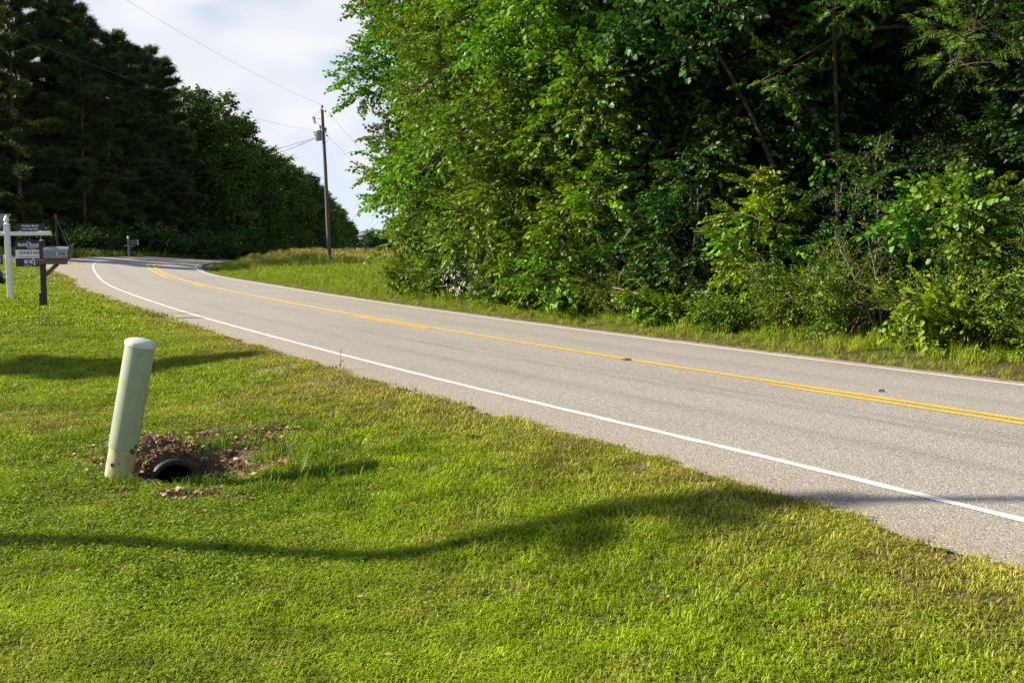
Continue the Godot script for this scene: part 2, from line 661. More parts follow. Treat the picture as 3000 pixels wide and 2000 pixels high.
func make_sky() -> Sky:
	var w := 1024
	var h := 512
	var f := FastNoiseLite.new()
	f.noise_type = FastNoiseLite.TYPE_SIMPLEX_SMOOTH
	f.seed = 5
	f.frequency = 1.5
	f.fractal_octaves = 5
	var f2 := FastNoiseLite.new()
	f2.noise_type = FastNoiseLite.TYPE_SIMPLEX_SMOOTH
	f2.seed = 9
	f2.frequency = 3.5
	f2.fractal_octaves = 4
	var im := Image.create_empty(w, h, false, Image.FORMAT_RGBF)
	for j in h:
		var up := PI * 0.5 - PI * (j + 0.5) / h
		var sy := sin(up)
		var e := maxf(sy, 0.0)
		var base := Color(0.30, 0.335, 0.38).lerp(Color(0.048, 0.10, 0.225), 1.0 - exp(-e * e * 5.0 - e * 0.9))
		for i in w:
			var a := TAU * (i + 0.5) / w
			var d := Vector3(sin(a) * cos(up), sy, -cos(a) * cos(up))
			var c := base
			if sy > -0.02:
				var q := Vector3(d.x, d.y * 2.2 + 0.4, d.z)
				var n := f.get_noise_3dv(q * 2.8) + 0.5 * f2.get_noise_3dv(q * 2.2)
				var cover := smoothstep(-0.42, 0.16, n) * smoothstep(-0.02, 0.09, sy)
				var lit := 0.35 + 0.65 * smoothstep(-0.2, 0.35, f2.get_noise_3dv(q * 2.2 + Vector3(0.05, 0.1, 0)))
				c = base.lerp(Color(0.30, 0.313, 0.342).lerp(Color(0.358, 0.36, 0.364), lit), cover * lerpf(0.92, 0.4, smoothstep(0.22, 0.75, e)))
			im.set_pixel(i, j, c)
	var p := PanoramaSkyMaterial.new()
	p.panorama = ImageTexture.create_from_image(im)
	p.energy_multiplier = 1.0
	var s := Sky.new()
	s.sky_material = p
	return s

func materials() -> void:
	# chip seal: small stones of many greys in a dark binder
	var im := Image.create_empty(768, 768, false, Image.FORMAT_RGB8)
	var hm := Image.create_empty(768, 768, false, Image.FORMAT_RGB8)
	im.fill(Color(0.22, 0.203, 0.176).linear_to_srgb())
	hm.fill(Color(0.2, 0.2, 0.2))
	for k in 70000:
		var x := rng.randi_range(0, 767)
		var y := rng.randi_range(0, 767)
		var g := pow(rf(0.0, 1.0), 1.3)
		var c := Color(0.18, 0.17, 0.155).lerp(Color(0.43, 0.405, 0.355), g)
		if rng.randf() < 0.012:
			c = Color(0.68, 0.65, 0.6)
		if rng.randf() < 0.05:
			c = Color(0.09, 0.085, 0.085)
		var r := Rect2i(x, y, rng.randi_range(2, 4), rng.randi_range(2, 4))
		im.fill_rect(r, c.linear_to_srgb())
		hm.fill_rect(r, Color.WHITE * rf(0.4, 1.0))
	var chips := StandardMaterial3D.new()
	chips.albedo_texture = ImageTexture.create_from_image(im)
	chips.uv1_scale = Vector3(1 / 2.3, 1 / 2.3, 1)
	chips.roughness = 0.85
	chips.metallic_specular = 0.4
	chips.heightmap_enabled = true
	chips.heightmap_scale = 0.35
	chips.heightmap_texture = ImageTexture.create_from_image(hm)
	chips.vertex_color_use_as_albedo = true
	M.chips = chips
	var soil := StandardMaterial3D.new()
	soil.albedo_texture = noise_tex(0.035, [Color(0.45, 0.42, 0.4), Color(0.8, 0.8, 0.8), Color(1, 1, 1)], 512, 5)
	soil.uv1_scale = Vector3(1 / 1.7, 1 / 1.7, 1)
	soil.vertex_color_use_as_albedo = true
	soil.roughness = 0.95
	soil.metallic_specular = 0.2
	soil.heightmap_enabled = true
	soil.heightmap_scale = 2.5
	soil.heightmap_texture = noise_tex(0.05, [], 512, 5, FastNoiseLite.TYPE_SIMPLEX_SMOOTH, 4)
	M.soil = soil
	var paint := StandardMaterial3D.new()
	paint.vertex_color_use_as_albedo = true
	paint.albedo_texture = noise_tex(0.06, [Color(0.30, 0.29, 0.28), Color(0.78, 0.77, 0.76), Color(1, 1, 1), Color(1, 1, 1)], 512, 4, FastNoiseLite.TYPE_SIMPLEX_SMOOTH, 6)
	paint.uv1_scale = Vector3(1 / 0.7, 1 / 0.7, 1)
	paint.roughness = 0.6
	M.paint = paint
	M.grass = leafmat(0.58, Color(0.55, 0.6, 0.12), 0.3)
	M.leaf = leafmat(0.5, Color(0.62, 0.7, 0.10), 0.4)
	M.leafdull = leafmat(0.5, Color(0.40, 0.46, 0.08), 0.35)
	M.needle = leafmat(0.55, Color(0.2, 0.22, 0.06), 0.3)
	M.dead = leafmat(0.8, Color(0.15, 0.1, 0.05), 0.3)
	M.bark = bark(Color(0.05, 0.04, 0.03), Color(0.12, 0.10, 0.08))
	M.palebark = bark(Color(0.10, 0.085, 0.07), Color(0.22, 0.185, 0.145))
	M.pinebark = bark(Color(0.06, 0.042, 0.032), Color(0.17, 0.12, 0.09))
	M.twigbark = mat(Color(0.2, 0.155, 0.11), 0.9)
	M.deadwood = bark(Color(0.2, 0.17, 0.14), Color(0.4, 0.34, 0.28))
	var wood := StandardMaterial3D.new()
	wood.albedo_texture = noise_tex(0.02, [Color(0.022, 0.017, 0.013), Color(0.045, 0.034, 0.026), Color(0.085, 0.064, 0.047)], 512, 5)
	wood.uv1_scale = Vector3(9, 0.6, 1)
	wood.roughness = 0.85
	M.wood = wood
	var board := wood.duplicate()
	board.albedo_color = Color(1.6, 1.5, 1.4)
	M.board = board
	M.greywood = bark(Color(0.07, 0.064, 0.058), Color(0.16, 0.147, 0.13))
	M.vinyl = mat(Color(0.74, 0.75, 0.74), 0.45)
	M.navy = mat(Color(0.008, 0.010, 0.035), 0.4)
	M.white = mat(Color(0.72, 0.74, 0.78), 0.5)
	M.print = mat(Color(0.75, 0.76, 0.8), 0.5)
	M.ink = mat(Color(0.012, 0.012, 0.03), 0.5)
	M.greyink = mat(Color(0.25, 0.27, 0.3), 0.5)
	M.black = mat(Color(0.012, 0.012, 0.013), 0.45)
	M.galv = mat(Color(0.19, 0.215, 0.23), 0.38, 0.25)
	M.wire = mat(Color(0.10, 0.10, 0.10), 0.6)
	M.porcelain = mat(Color(0.09, 0.025, 0.018), 0.25)
	M.soot = mat(Color(0.02, 0.02, 0.022), 1.0, 0.0, 0.1)
	M.crack = mat(Color(0.07, 0.065, 0.06), 0.95)
	M.can = mat(Color(0.33, 0.40, 0.40), 0.5, 0.1)

func bark(a: Color, b: Color) -> StandardMaterial3D:
	var m := StandardMaterial3D.new()
	m.albedo_texture = noise_tex(0.03, [a, a.lerp(b, 0.4), b], 256, 5, FastNoiseLite.TYPE_SIMPLEX_SMOOTH, 31)
	m.uv1_scale = Vector3(3, 0.6, 1)
	m.roughness = 0.95
	m.metallic_specular = 0.2
	m.heightmap_enabled = true
	m.heightmap_scale = 3.0
	m.heightmap_texture = m.albedo_texture
	return m

func edge_of(x: float, d: float) -> Vector3:        # (distance outside the pavement, side, depth of the nearest centre point)
	var l := locate(x, d)
	var k := int(l.x)
	if l.y > 0.0:
		return Vector3(l.y - left_edge(k), 1, road[k].z)
	return Vector3(EDGE_R - l.y, -1, road[k].z)

func dirt(x: float, d: float) -> float:             # bare soil and litter round the culvert mouth
	var p := Vector2(x, d) - MOUTH
	var a := p.dot(OUT)
	var b := p.dot(Vector2(-OUT.y, OUT.x))
	var n := 0.45 * wob.get_noise_2d(x * 7.0, d * 7.0)
	var q := 1.15 - sqrt(pow((a + 0.02) / 1.2, 2.0) + pow((b - 0.32) / 1.1, 2.0)) + n
	var ring := 0.8 - sqrt(pow((x + 2.8) / 1.0, 2.0) + pow((d - 8.5) / 0.42, 2.0)) + n
	return clampf(maxf(q, ring) * 1.8, 0.0, 1.0)

func gravel(x: float, d: float) -> float:
	var g := 0.0
	var c := 57.0 - 0.12 * (x + 24.0) * 0.3
	if x < -21.5:
		g = smoothstep(3.4, 2.4, absf(d - c) + 1.2 * wob.get_noise_2d(x, d * 2.0))
		g = maxf(g, smoothstep(0.7, 0.2, absf(d - 42.3 - 0.04 * (x + 20.0)) + 0.4 * wob.get_noise_2d(x * 2.0, d)) * smoothstep(-17.8, -19.0, x) * 0.8)
	if x > -24.5 and d > 44.0:
		g *= 0.15
	elif x < -17.0 and x >= -21.5 and d > 40.0:
		g = maxf(g, smoothstep(0.7, 0.2, absf(d - 42.3) + 0.4 * wob.get_noise_2d(x * 2.0, d)) * smoothstep(-17.8, -19.0, x) * 0.8)
	var p := Vector2((x + 3.25) / 0.55, (d - 14.15) / 0.24).length() + 1.1 * wob.get_noise_2d(x * 5.0, d * 5.0)
	return maxf(g, 0.75 * smoothstep(1.0, 0.4, p))

func dryness(x: float, d: float, e: float) -> float:
	var n := patch.get_noise_2d(x * 4.0, d * 4.0)
	var n2 := patch.get_noise_2d(x * 16.0 + 50.0, d * 16.0)
	var t := 0.62 * smoothstep(1.3, 0.1, e + 0.4 * n) + 0.34 * smoothstep(0.05, 0.4, n) + 0.25 * n2
	t += 0.45 * smoothstep(1.6, 0.2, absf(d - 12.6 - 0.12 * x)) * smoothstep(4.6, 2.4, absf(x + 3.6))
	return clampf(t, 0.0, 1.0)

func build_ground() -> void:
	gx = lines([-900.0, -200.0, 100.0, -70.0, 13.0, -36.0, 1.4, -11.0, 0.5, -5.2, 0.16, -2.0, 0.07, 8.0, 0.16, 16.0, 0.5, 40.0, 2.0, 120.0, 10.0, 900.0, 130.0])
	gd = lines([-70.0, -6.0, 4.0, 3.6, 0.5, 7.8, 0.14, 11.2, 0.07, 24.0, 0.18, 36.0, 0.35, 80.0, 0.7, 130.0, 2.0, 260.0, 10.0, 1500.0, 120.0])
	var w := gx.size()
	var b := MB.new()
	gy.resize(w * gd.size())
	for j in gd.size():
		for i in w:
			var x := gx[i]
			var d := gd[j]
			var cx := clampf(x, -120.0, 100.0)
			gy[j * w + i] = ground(cx, minf(d, 255.0))
	for j in gd.size():
		for i in w:
			var x := gx[i]
			var d := gd[j]
			var hx: float = gy[j * w + mini(i + 1, w - 1)] - gy[j * w + maxi(i - 1, 0)]
			var hd: float = gy[mini(j + 1, gd.size() - 1) * w + i] - gy[maxi(j - 1, 0) * w + i]
			var dx := gx[mini(i + 1, w - 1)] - gx[maxi(i - 1, 0)]
			var dd := gd[mini(j + 1, gd.size() - 1)] - gd[maxi(j - 1, 0)]
			var c := Color(0.07, 0.075, 0.022)
			if absf(x) < 60 and d < 140 and d > -10:
				var e := edge_of(x, d)
				var t := dryness(x, d, e.x)
				c = c.lerp(Color(0.17, 0.125, 0.055), 0.7 * t)
				if e.y > 0.0:
					c = c.lerp(Color(0.125, 0.09, 0.057), dirt(x, d))
					c = c.lerp(Color(0.36, 0.32, 0.275), gravel(x, d))
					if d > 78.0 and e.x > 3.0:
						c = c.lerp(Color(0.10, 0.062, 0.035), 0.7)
				else:
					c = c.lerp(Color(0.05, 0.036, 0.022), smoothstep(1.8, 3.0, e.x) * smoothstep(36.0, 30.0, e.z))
				if e.x < 0.25:
					c = c.lerp(Color(0.2, 0.15, 0.10), 0.6)
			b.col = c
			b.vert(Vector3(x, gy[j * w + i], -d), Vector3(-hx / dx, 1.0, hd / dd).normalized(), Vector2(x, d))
	for j in gd.size() - 1:
		for i in w - 1:
			var a := j * w + i
			var m := (b.v[a] + b.v[a + w + 1]) * 0.5
			var p := Vector2(m.x, -m.z) - MOUTH
			var al := p.dot(OUT)
			if al > -0.5 and al < 0.2:
				var inside := Vector2(p.dot(Vector2(-OUT.y, OUT.x)), m.y - PIPE_Y).length() < 0.24
				for q in [a, a + 1, a + w, a + w + 1]:
					var pq := Vector2(b.v[q].x, -b.v[q].z) - MOUTH
					if Vector2(pq.dot(Vector2(-OUT.y, OUT.x)), b.v[q].y - PIPE_Y).length() < 0.215:
						inside = true
				if inside:
					continue
			b.face(a, a + 1, a + w + 1)
			b.face(a, a + w + 1, a + w)
	var gnd := structure("ground", b.mesh(M.soil))
	var g3 := Vector3(OUT.x, 0, -OUT.y)
	var s3 := Vector3(-g3.z, 0, g3.x)
	b = MB.new()
	for j in 7:
		for i in 33:
			var a := TAU * i / 32.0
			var t := j / 6.0
			var r := lerpf(0.252, 0.50, t) * (1.0 + (0.34 * wob.get_noise_2d(cos(a) * 7.0 + 20.0, sin(a) * 7.0 + t * 6.0) * t if j else 0.0)) * (0.84 if sin(a) > 0.0 and j > 2 else 1.0)
			var push := 0.10 - 0.42 * t * t + 0.13 * wob.get_noise_2d(cos(a) * 5.0 + t * 4.0, sin(a) * 5.0 - 9.0) * (1.0 if j else 0.0)
			var p := Vector3(MOUTH.x, PIPE_Y, -MOUTH.y) + s3 * cos(a) * r + Vector3.UP * sin(a) * r * 0.93 + g3 * push
			var n := (g3 + (s3 * cos(a) + Vector3.UP * sin(a)) * (0.2 + 0.8 * t)).normalized()
			b.col = Color(0.15, 0.108, 0.07) * (1.0 + 0.6 * wob.get_noise_2d(a * 9.0, t * 9.0))
			b.vert(p, n, Vector2(a, t))
	for j in 6:
		for i in 32:
			var a := j * 33 + i
			b.face(a, a + 1, a + 34)
			b.face(a, a + 34, a + 33)
	obj("soil_bank", b.mesh(M.soil), gnd)
	bank_points = b.v

func build_road() -> void:
	var b := MB.new()
	var cols := 72
	var r := FastNoiseLite.new()
	r.seed = 3
	r.frequency = 0.12
	r.fractal_octaves = 3
	for k in road.size():
		var l := left_edge(k) + 0.06 * wob.get_noise_1d(along[k] * 9.0)
		var e := EDGE_R + 0.05 * wob.get_noise_1d(along[k] * 8.0 + 400.0)
		for j in cols + 3:
			var u := lerpf(l, e, clampf((j - 1.0) / cols, 0, 1))
			var p: Vector2 = Vector2(road[k].x, road[k].z) + side[k] * u
			var y := road_y(k, u)
			if j == 0 or j == cols + 2:
				y -= 0.12
			var g := 1.0 + 0.10 * r.get_noise_2d(along[k] * 0.25, u * 6.0) + 0.08 * r.get_noise_2d(along[k] * 2.0, u * 3.0)
			for wheel in [0.75, 2.2, -0.75, -2.2]:
				g -= 0.075 * exp(-pow((u - wheel) / 0.28, 2.0))
			var c := Color(g, g, g)
			if absf(u) < 2.9:
				for m in [[1.05, 0.35, 14.0, 0.05, 0.30], [0.78, 0.33, 14.0, 0.04, 0.22], [2.05, 0.1, 17.0, 0.06, 0.16], [-0.9, -0.2, 11.0, 0.05, 0.12]]:
					var um: float = m[0] + m[1] * sin((along[k] - 58.0) / m[2])
					var q: float = exp(-pow((u - um) / (m[3] * 1.6), 2.0)) * m[4] * 2.0 * smoothstep(48, 58, along[k]) * smoothstep(86, 68, along[k]) * (0.6 + 0.6 * r.get_noise_1d(along[k] * 3.0 + um * 40.0))
					c = c.lerp(Color(0.35, 0.35, 0.37), clampf(q, 0, 1))
			if u > 3.25:
				c = c.lerp(Color(1.0, 0.9, 0.78), 0.35 + 0.5 * smoothstep(3.5, 4.0, u))
			if u < -2.55:
				c = c.lerp(Color(0.85, 0.76, 0.66), 0.6)
			b.col = c
			b.vert(Vector3(p.x, y, -p.y), Vector3.UP, Vector2(u, along[k]))
	for k in road.size() - 1:
		for j in cols + 2:
			var a := k * (cols + 3) + j
			b.face(a, a + 1, a + cols + 4)
			b.face(a, a + cols + 4, a + cols + 3)
	var o := structure("road", b.mesh(M.chips))
	line("edge_line", 3.2, 0.10, -40, 250, Color(0.63, 0.62, 0.59), o)
	line("edge_line", -2.45, 0.095, -40, 250, Color(0.63, 0.62, 0.59), o)
	var yel := Color(0.70, 0.435, 0.03)
	line("yellow_line", 0.0, 0.115, -40, 250, yel, o)
	for q in [[8.6, 12.2], [19.6, 23.6], [37.6, 40.2], [-30.0, 3.0]]:
		line("yellow_line", 0.2, 0.10, q[0], q[1], yel, o)
	line("yellow_line", 0.34, 0.12, 46.0, 110.0, yel, o)

func line(called: String, u: float, wide: float, d0: float, d1: float, c: Color, parent: Node) -> void:
	var b := MB.new()
	var have := false
	for k in road.size() - 1:
		if road[k].z < d0 or road[k].z > d1:
			have = false
			continue
		for q in 4:
			var f := q / 4.0
			var s: float = lerpf(along[k], along[k + 1], f)
			var p3: Vector3 = road[k].lerp(road[k + 1], f)
			var sd: Vector2 = side[k].lerp(side[k + 1], f)
			var y: float = lerpf(road_y(k, u), road_y(k + 1, u), f) + 0.005
			var taper: float = clampf(minf(p3.z - d0, d1 - p3.z) / 0.5 + 0.25, 0.2, 1.0)
			var h := wide * 0.5 * taper
			var j1 := 0.018 * wob.get_noise_1d(s * 30.0 + u * 100.0)
			var j2 := 0.018 * wob.get_noise_1d(s * 30.0 + u * 77.0 + 900.0)
			var g := 0.96 + 0.12 * wob.get_noise_1d(s * 6.0 + u * 50.0)
			b.col = Color(c.r * g, c.g * g, c.b * g)
			var a := Vector2(p3.x, p3.z) + sd * (u + h + j1)
			var e := Vector2(p3.x, p3.z) + sd * (u - h + j2)
			var i := b.vert(Vector3(a.x, y, -a.y), Vector3.UP, Vector2(u + h, s))
			b.vert(Vector3(e.x, y, -e.y), Vector3.UP, Vector2(u - h, s))
			if have:
				b.face(i - 2, i - 1, i + 1)
				b.face(i - 2, i + 1, i)
			have = true
	obj(called, b.mesh(M.paint), parent)

func spread(called: String, meshes: Array, d0: float, d1: float, x0: float, x1: float, density: float, pick: Callable) -> void:
	var where := []
	var tints := []
	for q in meshes:
		where.append([])
		tints.append([])
	var area := 0.0
	var steps := 40
	var widths := []
	for k in steps:
		var d := lerpf(d0, d1, (k + 0.5) / steps)
		var lo := maxf(x0, -0.56 * d - 1.2)
		var hi := minf(x1, 0.56 * d + 1.2)
		widths.append(Vector2(lo, hi))
		area = maxf(hi - lo, 0.0) * (d1 - d0) / steps
		for i in int(area * density + rng.randf()):
			var x := rf(lo, hi)
			var dd := d + rf(-0.5, 0.5) * (d1 - d0) / steps
			var r: Array = (pick as Callable).call(x, dd)   # [] or [size, tint, variant]
			if r.is_empty():
				continue
			var n: int = r[2]
			where[n].append(Transform3D(Basis(Vector3.UP, rf(0, TAU)) * Basis(Vector3.RIGHT, rf(-0.12, 0.12)) * Basis.from_scale(Vector3(r[0], r[0] * rf(0.75, 1.25), r[0])), spot(x, dd)))
			tints[n].append(r[1])
	for n in meshes.size():
		if where[n].size() > 8:
			var o := scatter(called, meshes[n], where[n], tints[n])

func build_lawn() -> void:
	var near1 := tuft(101, 36, 0.085, 0.018, 0.05, 0.0038, M.grass, 0.16, 1.5, 0.0, true)
	var near2 := tuft(102, 36, 0.085, 0.018, 0.045, 0.0038, M.grass, 0.34, 1.9, 0.0, true)
	var green := func(x: float, d: float, e: float) -> Color:
		var t := dryness(x, d, e)
		var g := 1.0 + 0.5 * patch.get_noise_2d(x * 9.0, d * 9.0) + 0.25 * patch.get_noise_2d(x * 2.0 + 7.0, d * 2.0) + rf(-0.22, 0.22)
		var c := Color(0.235, 0.325, 0.010).lerp(Color(0.345, 0.285, 0.075), t * 0.85)
		return Color(c.r * g, c.g * g, c.b * g)
	var lawn := func(x: float, d: float) -> Array:
		var e := edge_of(x, d)
		if e.y < 0.0 or e.x < rf(-0.10, 0.12) or rng.randf() < dirt(x, d) * 0.9 or rng.randf() < gravel(x, d) * 0.95:
			return []
		if Vector2(x + 3.55, d - 9.05).length() < 0.16:
			return []
		if e.x < 0.7 and rng.randf() < 0.25:
			return []
		var v := 1 if rng.randf() < 0.2 + 0.6 * dryness(x, d, e.x) else 0
		return [rf(0.62, 1.08), (green as Callable).call(x, d, e.x), v]
	spread("lawn_grass", [near1, near2], 3.4, 9.5, -8.0, 6.0, 420.0, lawn)
	var mid1 := tuft(103, 28, 0.12, 0.025, 0.065, 0.0055, M.grass, 0.17, 1.4, 0.0, true)
	var mid2 := tuft(104, 28, 0.12, 0.025, 0.055, 0.0055, M.grass, 0.36, 1.7, 0.0, true)
	spread("lawn_grass", [mid1, mid2], 9.5, 20.0, -14.0, 2.0, 170.0, lawn)
	var far1 := tuft(105, 30, 0.24, 0.03, 0.085, 0.011, M.grass, 0.15, 0.9)
	var far2 := tuft(106, 30, 0.24, 0.03, 0.07, 0.012, M.grass, 0.34, 1.2)
	spread("lawn_grass", [far1, far2], 20.0, 56.0, -36.0, -4.0, 34.0, lawn)
	# low weeds with round leaflets
	var weed := clover(110, M.grass)
	spread("clover", [weed], 3.6, 13.0, -8.0, 0.2, 190.0, func(x: float, d: float) -> Array:
		var e := edge_of(x, d)
		var n := patch.get_noise_2d(x * 2.2 + 90.0, d * 2.2)
		var want := smoothstep(0.0, 0.3, n + 0.45 * smoothstep(1.6, 0.3, Vector2((x + 3.0) / 1.6, d - 7.7).length()) + 0.12)
		if e.y < 0.0 or e.x < 1.4 or rng.randf() > want * smoothstep(0.5, -3.0, x) or rng.randf() < dirt(x, d):
			return []
		var g := rf(0.75, 1.25)
		return [rf(0.5, 0.85), Color(0.175 * g, 0.26 * g, 0.010 * g), 0])
	# flat weed rosettes and stray fallen leaves in the turf
	var ros := MB.new()
	rng.seed = 131
	for k in 11:
		var a := k * 2.4
		ros.col = Color.WHITE * rf(0.8, 1.2)
		add_leaf(ros, Vector3(0, 0.025, 0), Vector3(cos(a), rf(0.05, 0.5), sin(a)), Vector3.UP + rv(0.3), rf(0.05, 0.09), "oval")
	spread("lawn_weeds", [ros.mesh(M.grass)], 3.8, 16.0, -9.0, 3.0, 0.8, func(x: float, d: float) -> Array:
		var e := edge_of(x, d)
		if e.y < 0.0 or e.x < 0.5 or patch.get_noise_2d(x * 3.0 + 31.0, d * 3.0) < -0.1:
			return []
		var g := rf(0.7, 1.2)
		return [rf(0.4, 0.85), Color(0.13 * g, 0.22 * g, 0.015 * g), 0])
	var fall := MB.new()
	fall.col = Color(0.42, 0.29, 0.17)
	add_leaf(fall, Vector3(-0.03, 0.05, 0), Vector3(1, 0.1, 0.2), Vector3(0.1, 1, 0.2), 0.06, "oval")
	spread("lawn_leaves", [fall.mesh(M.dead)], 3.8, 16.0, -9.0, 3.0, 0.9, func(x: float, d: float) -> Array:
		var e := edge_of(x, d)
		if e.y < 0.0 or e.x < 0.1:
			return []
		var g := rf(0.5, 1.2)
		return [rf(0.35, 1.0), Color(g, g * 0.9, g * 0.8), 0])
	# taller grass round the culvert
	var rank := tuft(111, 34, 0.10, 0.07, 0.19, 0.004, M.grass, 0.06, 0.8)
	var wr := []
	var tr := []
	for q in [[-1.98, 8.85, 26, 0.32], [-2.72, 9.1, 14, 0.25], [-2.9, 10.6, 12, 0.3], [-2.3, 9.9, 10, 0.25], [-3.9, 10.1, 8, 0.25], [-1.8, 9.6, 14, 0.3], [-1.55, 8.3, 14, 0.35], [-3.45, 8.8, 3, 0.1], [-2.3, 10.4, 14, 0.35], [-3.3, 10.55, 10, 0.4], [-1.3, 9.2, 10, 0.5], [-4.0, 9.3, 5, 0.2]]:
		for k in q[2]:
			var x: float = q[0] + rf(-1, 1) * q[3]
			var d: float = q[1] + rf(-1, 1) * q[3]
			var g := rf(0.75, 1.2)
			wr.append(Transform3D(Basis(Vector3.UP, rf(0, TAU)) * Basis.from_scale(Vector3.ONE * rf(0.5, 1.0)), spot(x, d)))
			tr.append(Color(0.13 * g, 0.23 * g, 0.012 * g))
	scatter("rank_grass", rank, wr, tr)
	# fallen leaves and chaff on the bare soil
	var lf := MB.new()
	rng.seed = 140
	for k in 7:
		lf.col = [Color(0.36, 0.25, 0.15), Color(0.22, 0.13, 0.08), Color(0.46, 0.35, 0.23)][k % 3]
		add_leaf(lf, rv(0.08) * Vector3(1, 0.15, 1) + Vector3(0, 0.02, 0), rv() * Vector3(1, 0.5, 1), (Vector3.UP + rv(0.7)).normalized(), rf(0.03, 0.07), ["oval", "broad", "heart"][k % 3])
	for k in 6:
		var at := rv(0.09) * Vector3(1, 0.1, 1) + Vector3(0, 0.012, 0)
		var dir := rv().normalized() * Vector3(1, 0.2, 1) * 0.06
		lf.col = Color(0.4, 0.3, 0.19)
		lf.tri(at, at + Vector3(0.003, 0.003, 0), at + dir)
	var wl := []
	var tl := []
	for k in 1500:
		var x := rf(-4.6, -1.4)
		var d := rf(7.6, 11.0)
		var p := Vector2(x, d) - MOUTH
		if rng.randf() > dirt(x, d) * 0.9 or (p.dot(OUT) > -0.3 and p.length() < 0.32):
			continue
		var g := rf(0.3, 0.95)
		wl.append(Transform3D(Basis(Vector3.UP, rf(0, TAU)) * Basis.from_scale(Vector3.ONE * rf(0.6, 1.2)), spot(x, d)))
		tl.append(Color(g, g * rf(0.85, 1.0), g * rf(0.7, 1.0)))
	var litter := lf.mesh(M.dead)
	for k in bank_points.size():
		if k % 33 < 17 and k > 66:
			for j in 2:
				var g := rf(0.4, 1.0)
				wl.append(Transform3D(Basis.from_euler(Vector3(rf(0.2, 0.9), rf(0, TAU), rf(-0.4, 0.4))) * Basis.from_scale(Vector3.ONE * rf(0.4, 0.9)), bank_points[k] + Vector3(0, 0.01, 0) + rv(0.03)))
				tl.append(Color(g, g * rf(0.85, 1.0), g * rf(0.7, 1.0)))
	scatter("leaf_litter", litter, wl, tl)
	wl = []
	tl = []
	for k in 1500:
		var dd := rf(6.0, 48.0)
		var far_side := k % 8 > 0
		var p := beside(dd, rf(-2.95, -2.62) - absf(rng.randfn(0.0, 0.05)) if far_side else rf(3.8, 4.15))
		if p.y < 3.0:
			continue
		var kk := at_depth(dd)
		var g := rf(0.4, 1.0) * (0.6 if far_side else 0.8)
		wl.append(Transform3D(Basis(Vector3.UP, rf(0, TAU)) * Basis.from_scale(Vector3(1, 0.5, 1) * rf(0.2, 0.55)), Vector3(p.x, maxf(gy_at(p.x, p.y), road_y(kk, -2.7 if far_side else 3.9)) - 0.004, -p.y)))
		tl.append(Color(g, g * rf(0.75, 0.95), g * rf(0.6, 0.9)))
	scatter("edge_litter", litter, wl, tl)
	# verge beyond the road, and the hay field inside the bend
	var verge1 := tuft(120, 30, 0.16, 0.10, 0.30, 0.006, M.grass, 0.18, 0.7, 0.05)
	var verge2 := tuft(121, 24, 0.16, 0.22, 0.5, 0.006, M.grass, 0.3, 0.5, 0.35)
	spread("verge_grass", [verge1, verge2], 8.0, 60.0, -22.0, 14.0, 34.0, func(x: float, d: float) -> Array:
		var e := edge_of(x, d)
		if e.y > 0.0 or e.x < rf(-0.02, 0.16) or e.x > 3.2 or (e.x > 0.8 and rng.randf() < 0.35):
			return []
		var g := rf(0.75, 1.25)
		var s := rf(0.35, 0.7) * lerpf(0.5, 1.1, smoothstep(0.1, 1.6, e.x))
		var c := Color(0.215, 0.295, 0.015).lerp(Color(0.36, 0.30, 0.085), clampf(0.5 * smoothstep(0.6, 0.0, e.x) + rf(-0.1, 0.3), 0, 1))
		return [s, Color(c.r * g, c.g * g, c.b * g), 1 if rng.randf() < 0.25 * smoothstep(0.5, 1.2, e.x) + 0.04 else 0])
	var hay1 := tuft(122, 34, 0.34, 0.35, 0.85, 0.011, M.grass, 0.2, 0.4, 0.45)
	var hay2 := tuft(123, 34, 0.34, 0.25, 0.55, 0.013, M.grass, 0.08, 0.7, 0.05)
	spread("hay_grass", [hay1, hay2], 33.0, 122.0, -30.0, 14.0, 9.0, func(x: float, d: float) -> Array:
		var e := edge_of(x, d)
		if e.y > 0.0 or e.x < rf(0.5, 2.0):
			return []
		if x > -3.0 + 0.09 * (d - 33.0) and d < 60.0:
			return []
		var tall := smoothstep(0.5, 5.0, e.x - 0.5 + 2.5 * patch.get_noise_2d(x, d)) * maxf(smoothstep(6.0, 3.0, e.x) * smoothstep(53.0, 57.0, d) * 0.75, smoothstep(54.0, 70.0, d + 5.0 * patch.get_noise_2d(x * 1.7, d * 1.7) + 0.25 * (x + 11.0)))
		var g := rf(0.75, 1.2)
		var ripe := tall * smoothstep(50.0, 64.0, d)
		var c := Color(0.21, 0.29, 0.014).lerp(Color(0.33, 0.29, 0.09), ripe)
		return [lerpf(0.42, 0.85, tall) * rf(0.75, 1.2), Color(c.r * g, c.g * g, c.b * g), 0 if rng.randf() < ripe * 0.9 + 0.06 else 1])
	var bank1 := tuft(124, 30, 0.4, 0.2, 0.5, 0.02, M.grass, 0.4, 0.8, 0.1)
	spread("bank_grass", [bank1], 58.0, 150.0, -62.0, -26.0, 3.2, func(x: float, d: float) -> Array:
		var e := edge_of(x, d)
		if e.y < 0.0 or e.x < 0.1 or rng.randf() < gravel(x, d):
			return []
		var g := rf(0.6, 1.2)
		return [rf(0.6, 1.2), Color(0.13 * g, 0.17 * g, 0.02 * g), 0])
	# stones of the drive
	var st := MB.new()
	rng.seed = 150
	for k in 9:
		st.col = Color.WHITE * rf(0.7, 1.15)
		var x := Transform3D(Basis.from_euler(rv(3.0)), rv(0.2) * Vector3(1, 0.1, 1) + Vector3(0, 0.02, 0))
		st.box(x, Vector3(rf(0.04, 0.11), rf(0.03, 0.07), rf(0.04, 0.09)), 0.015)
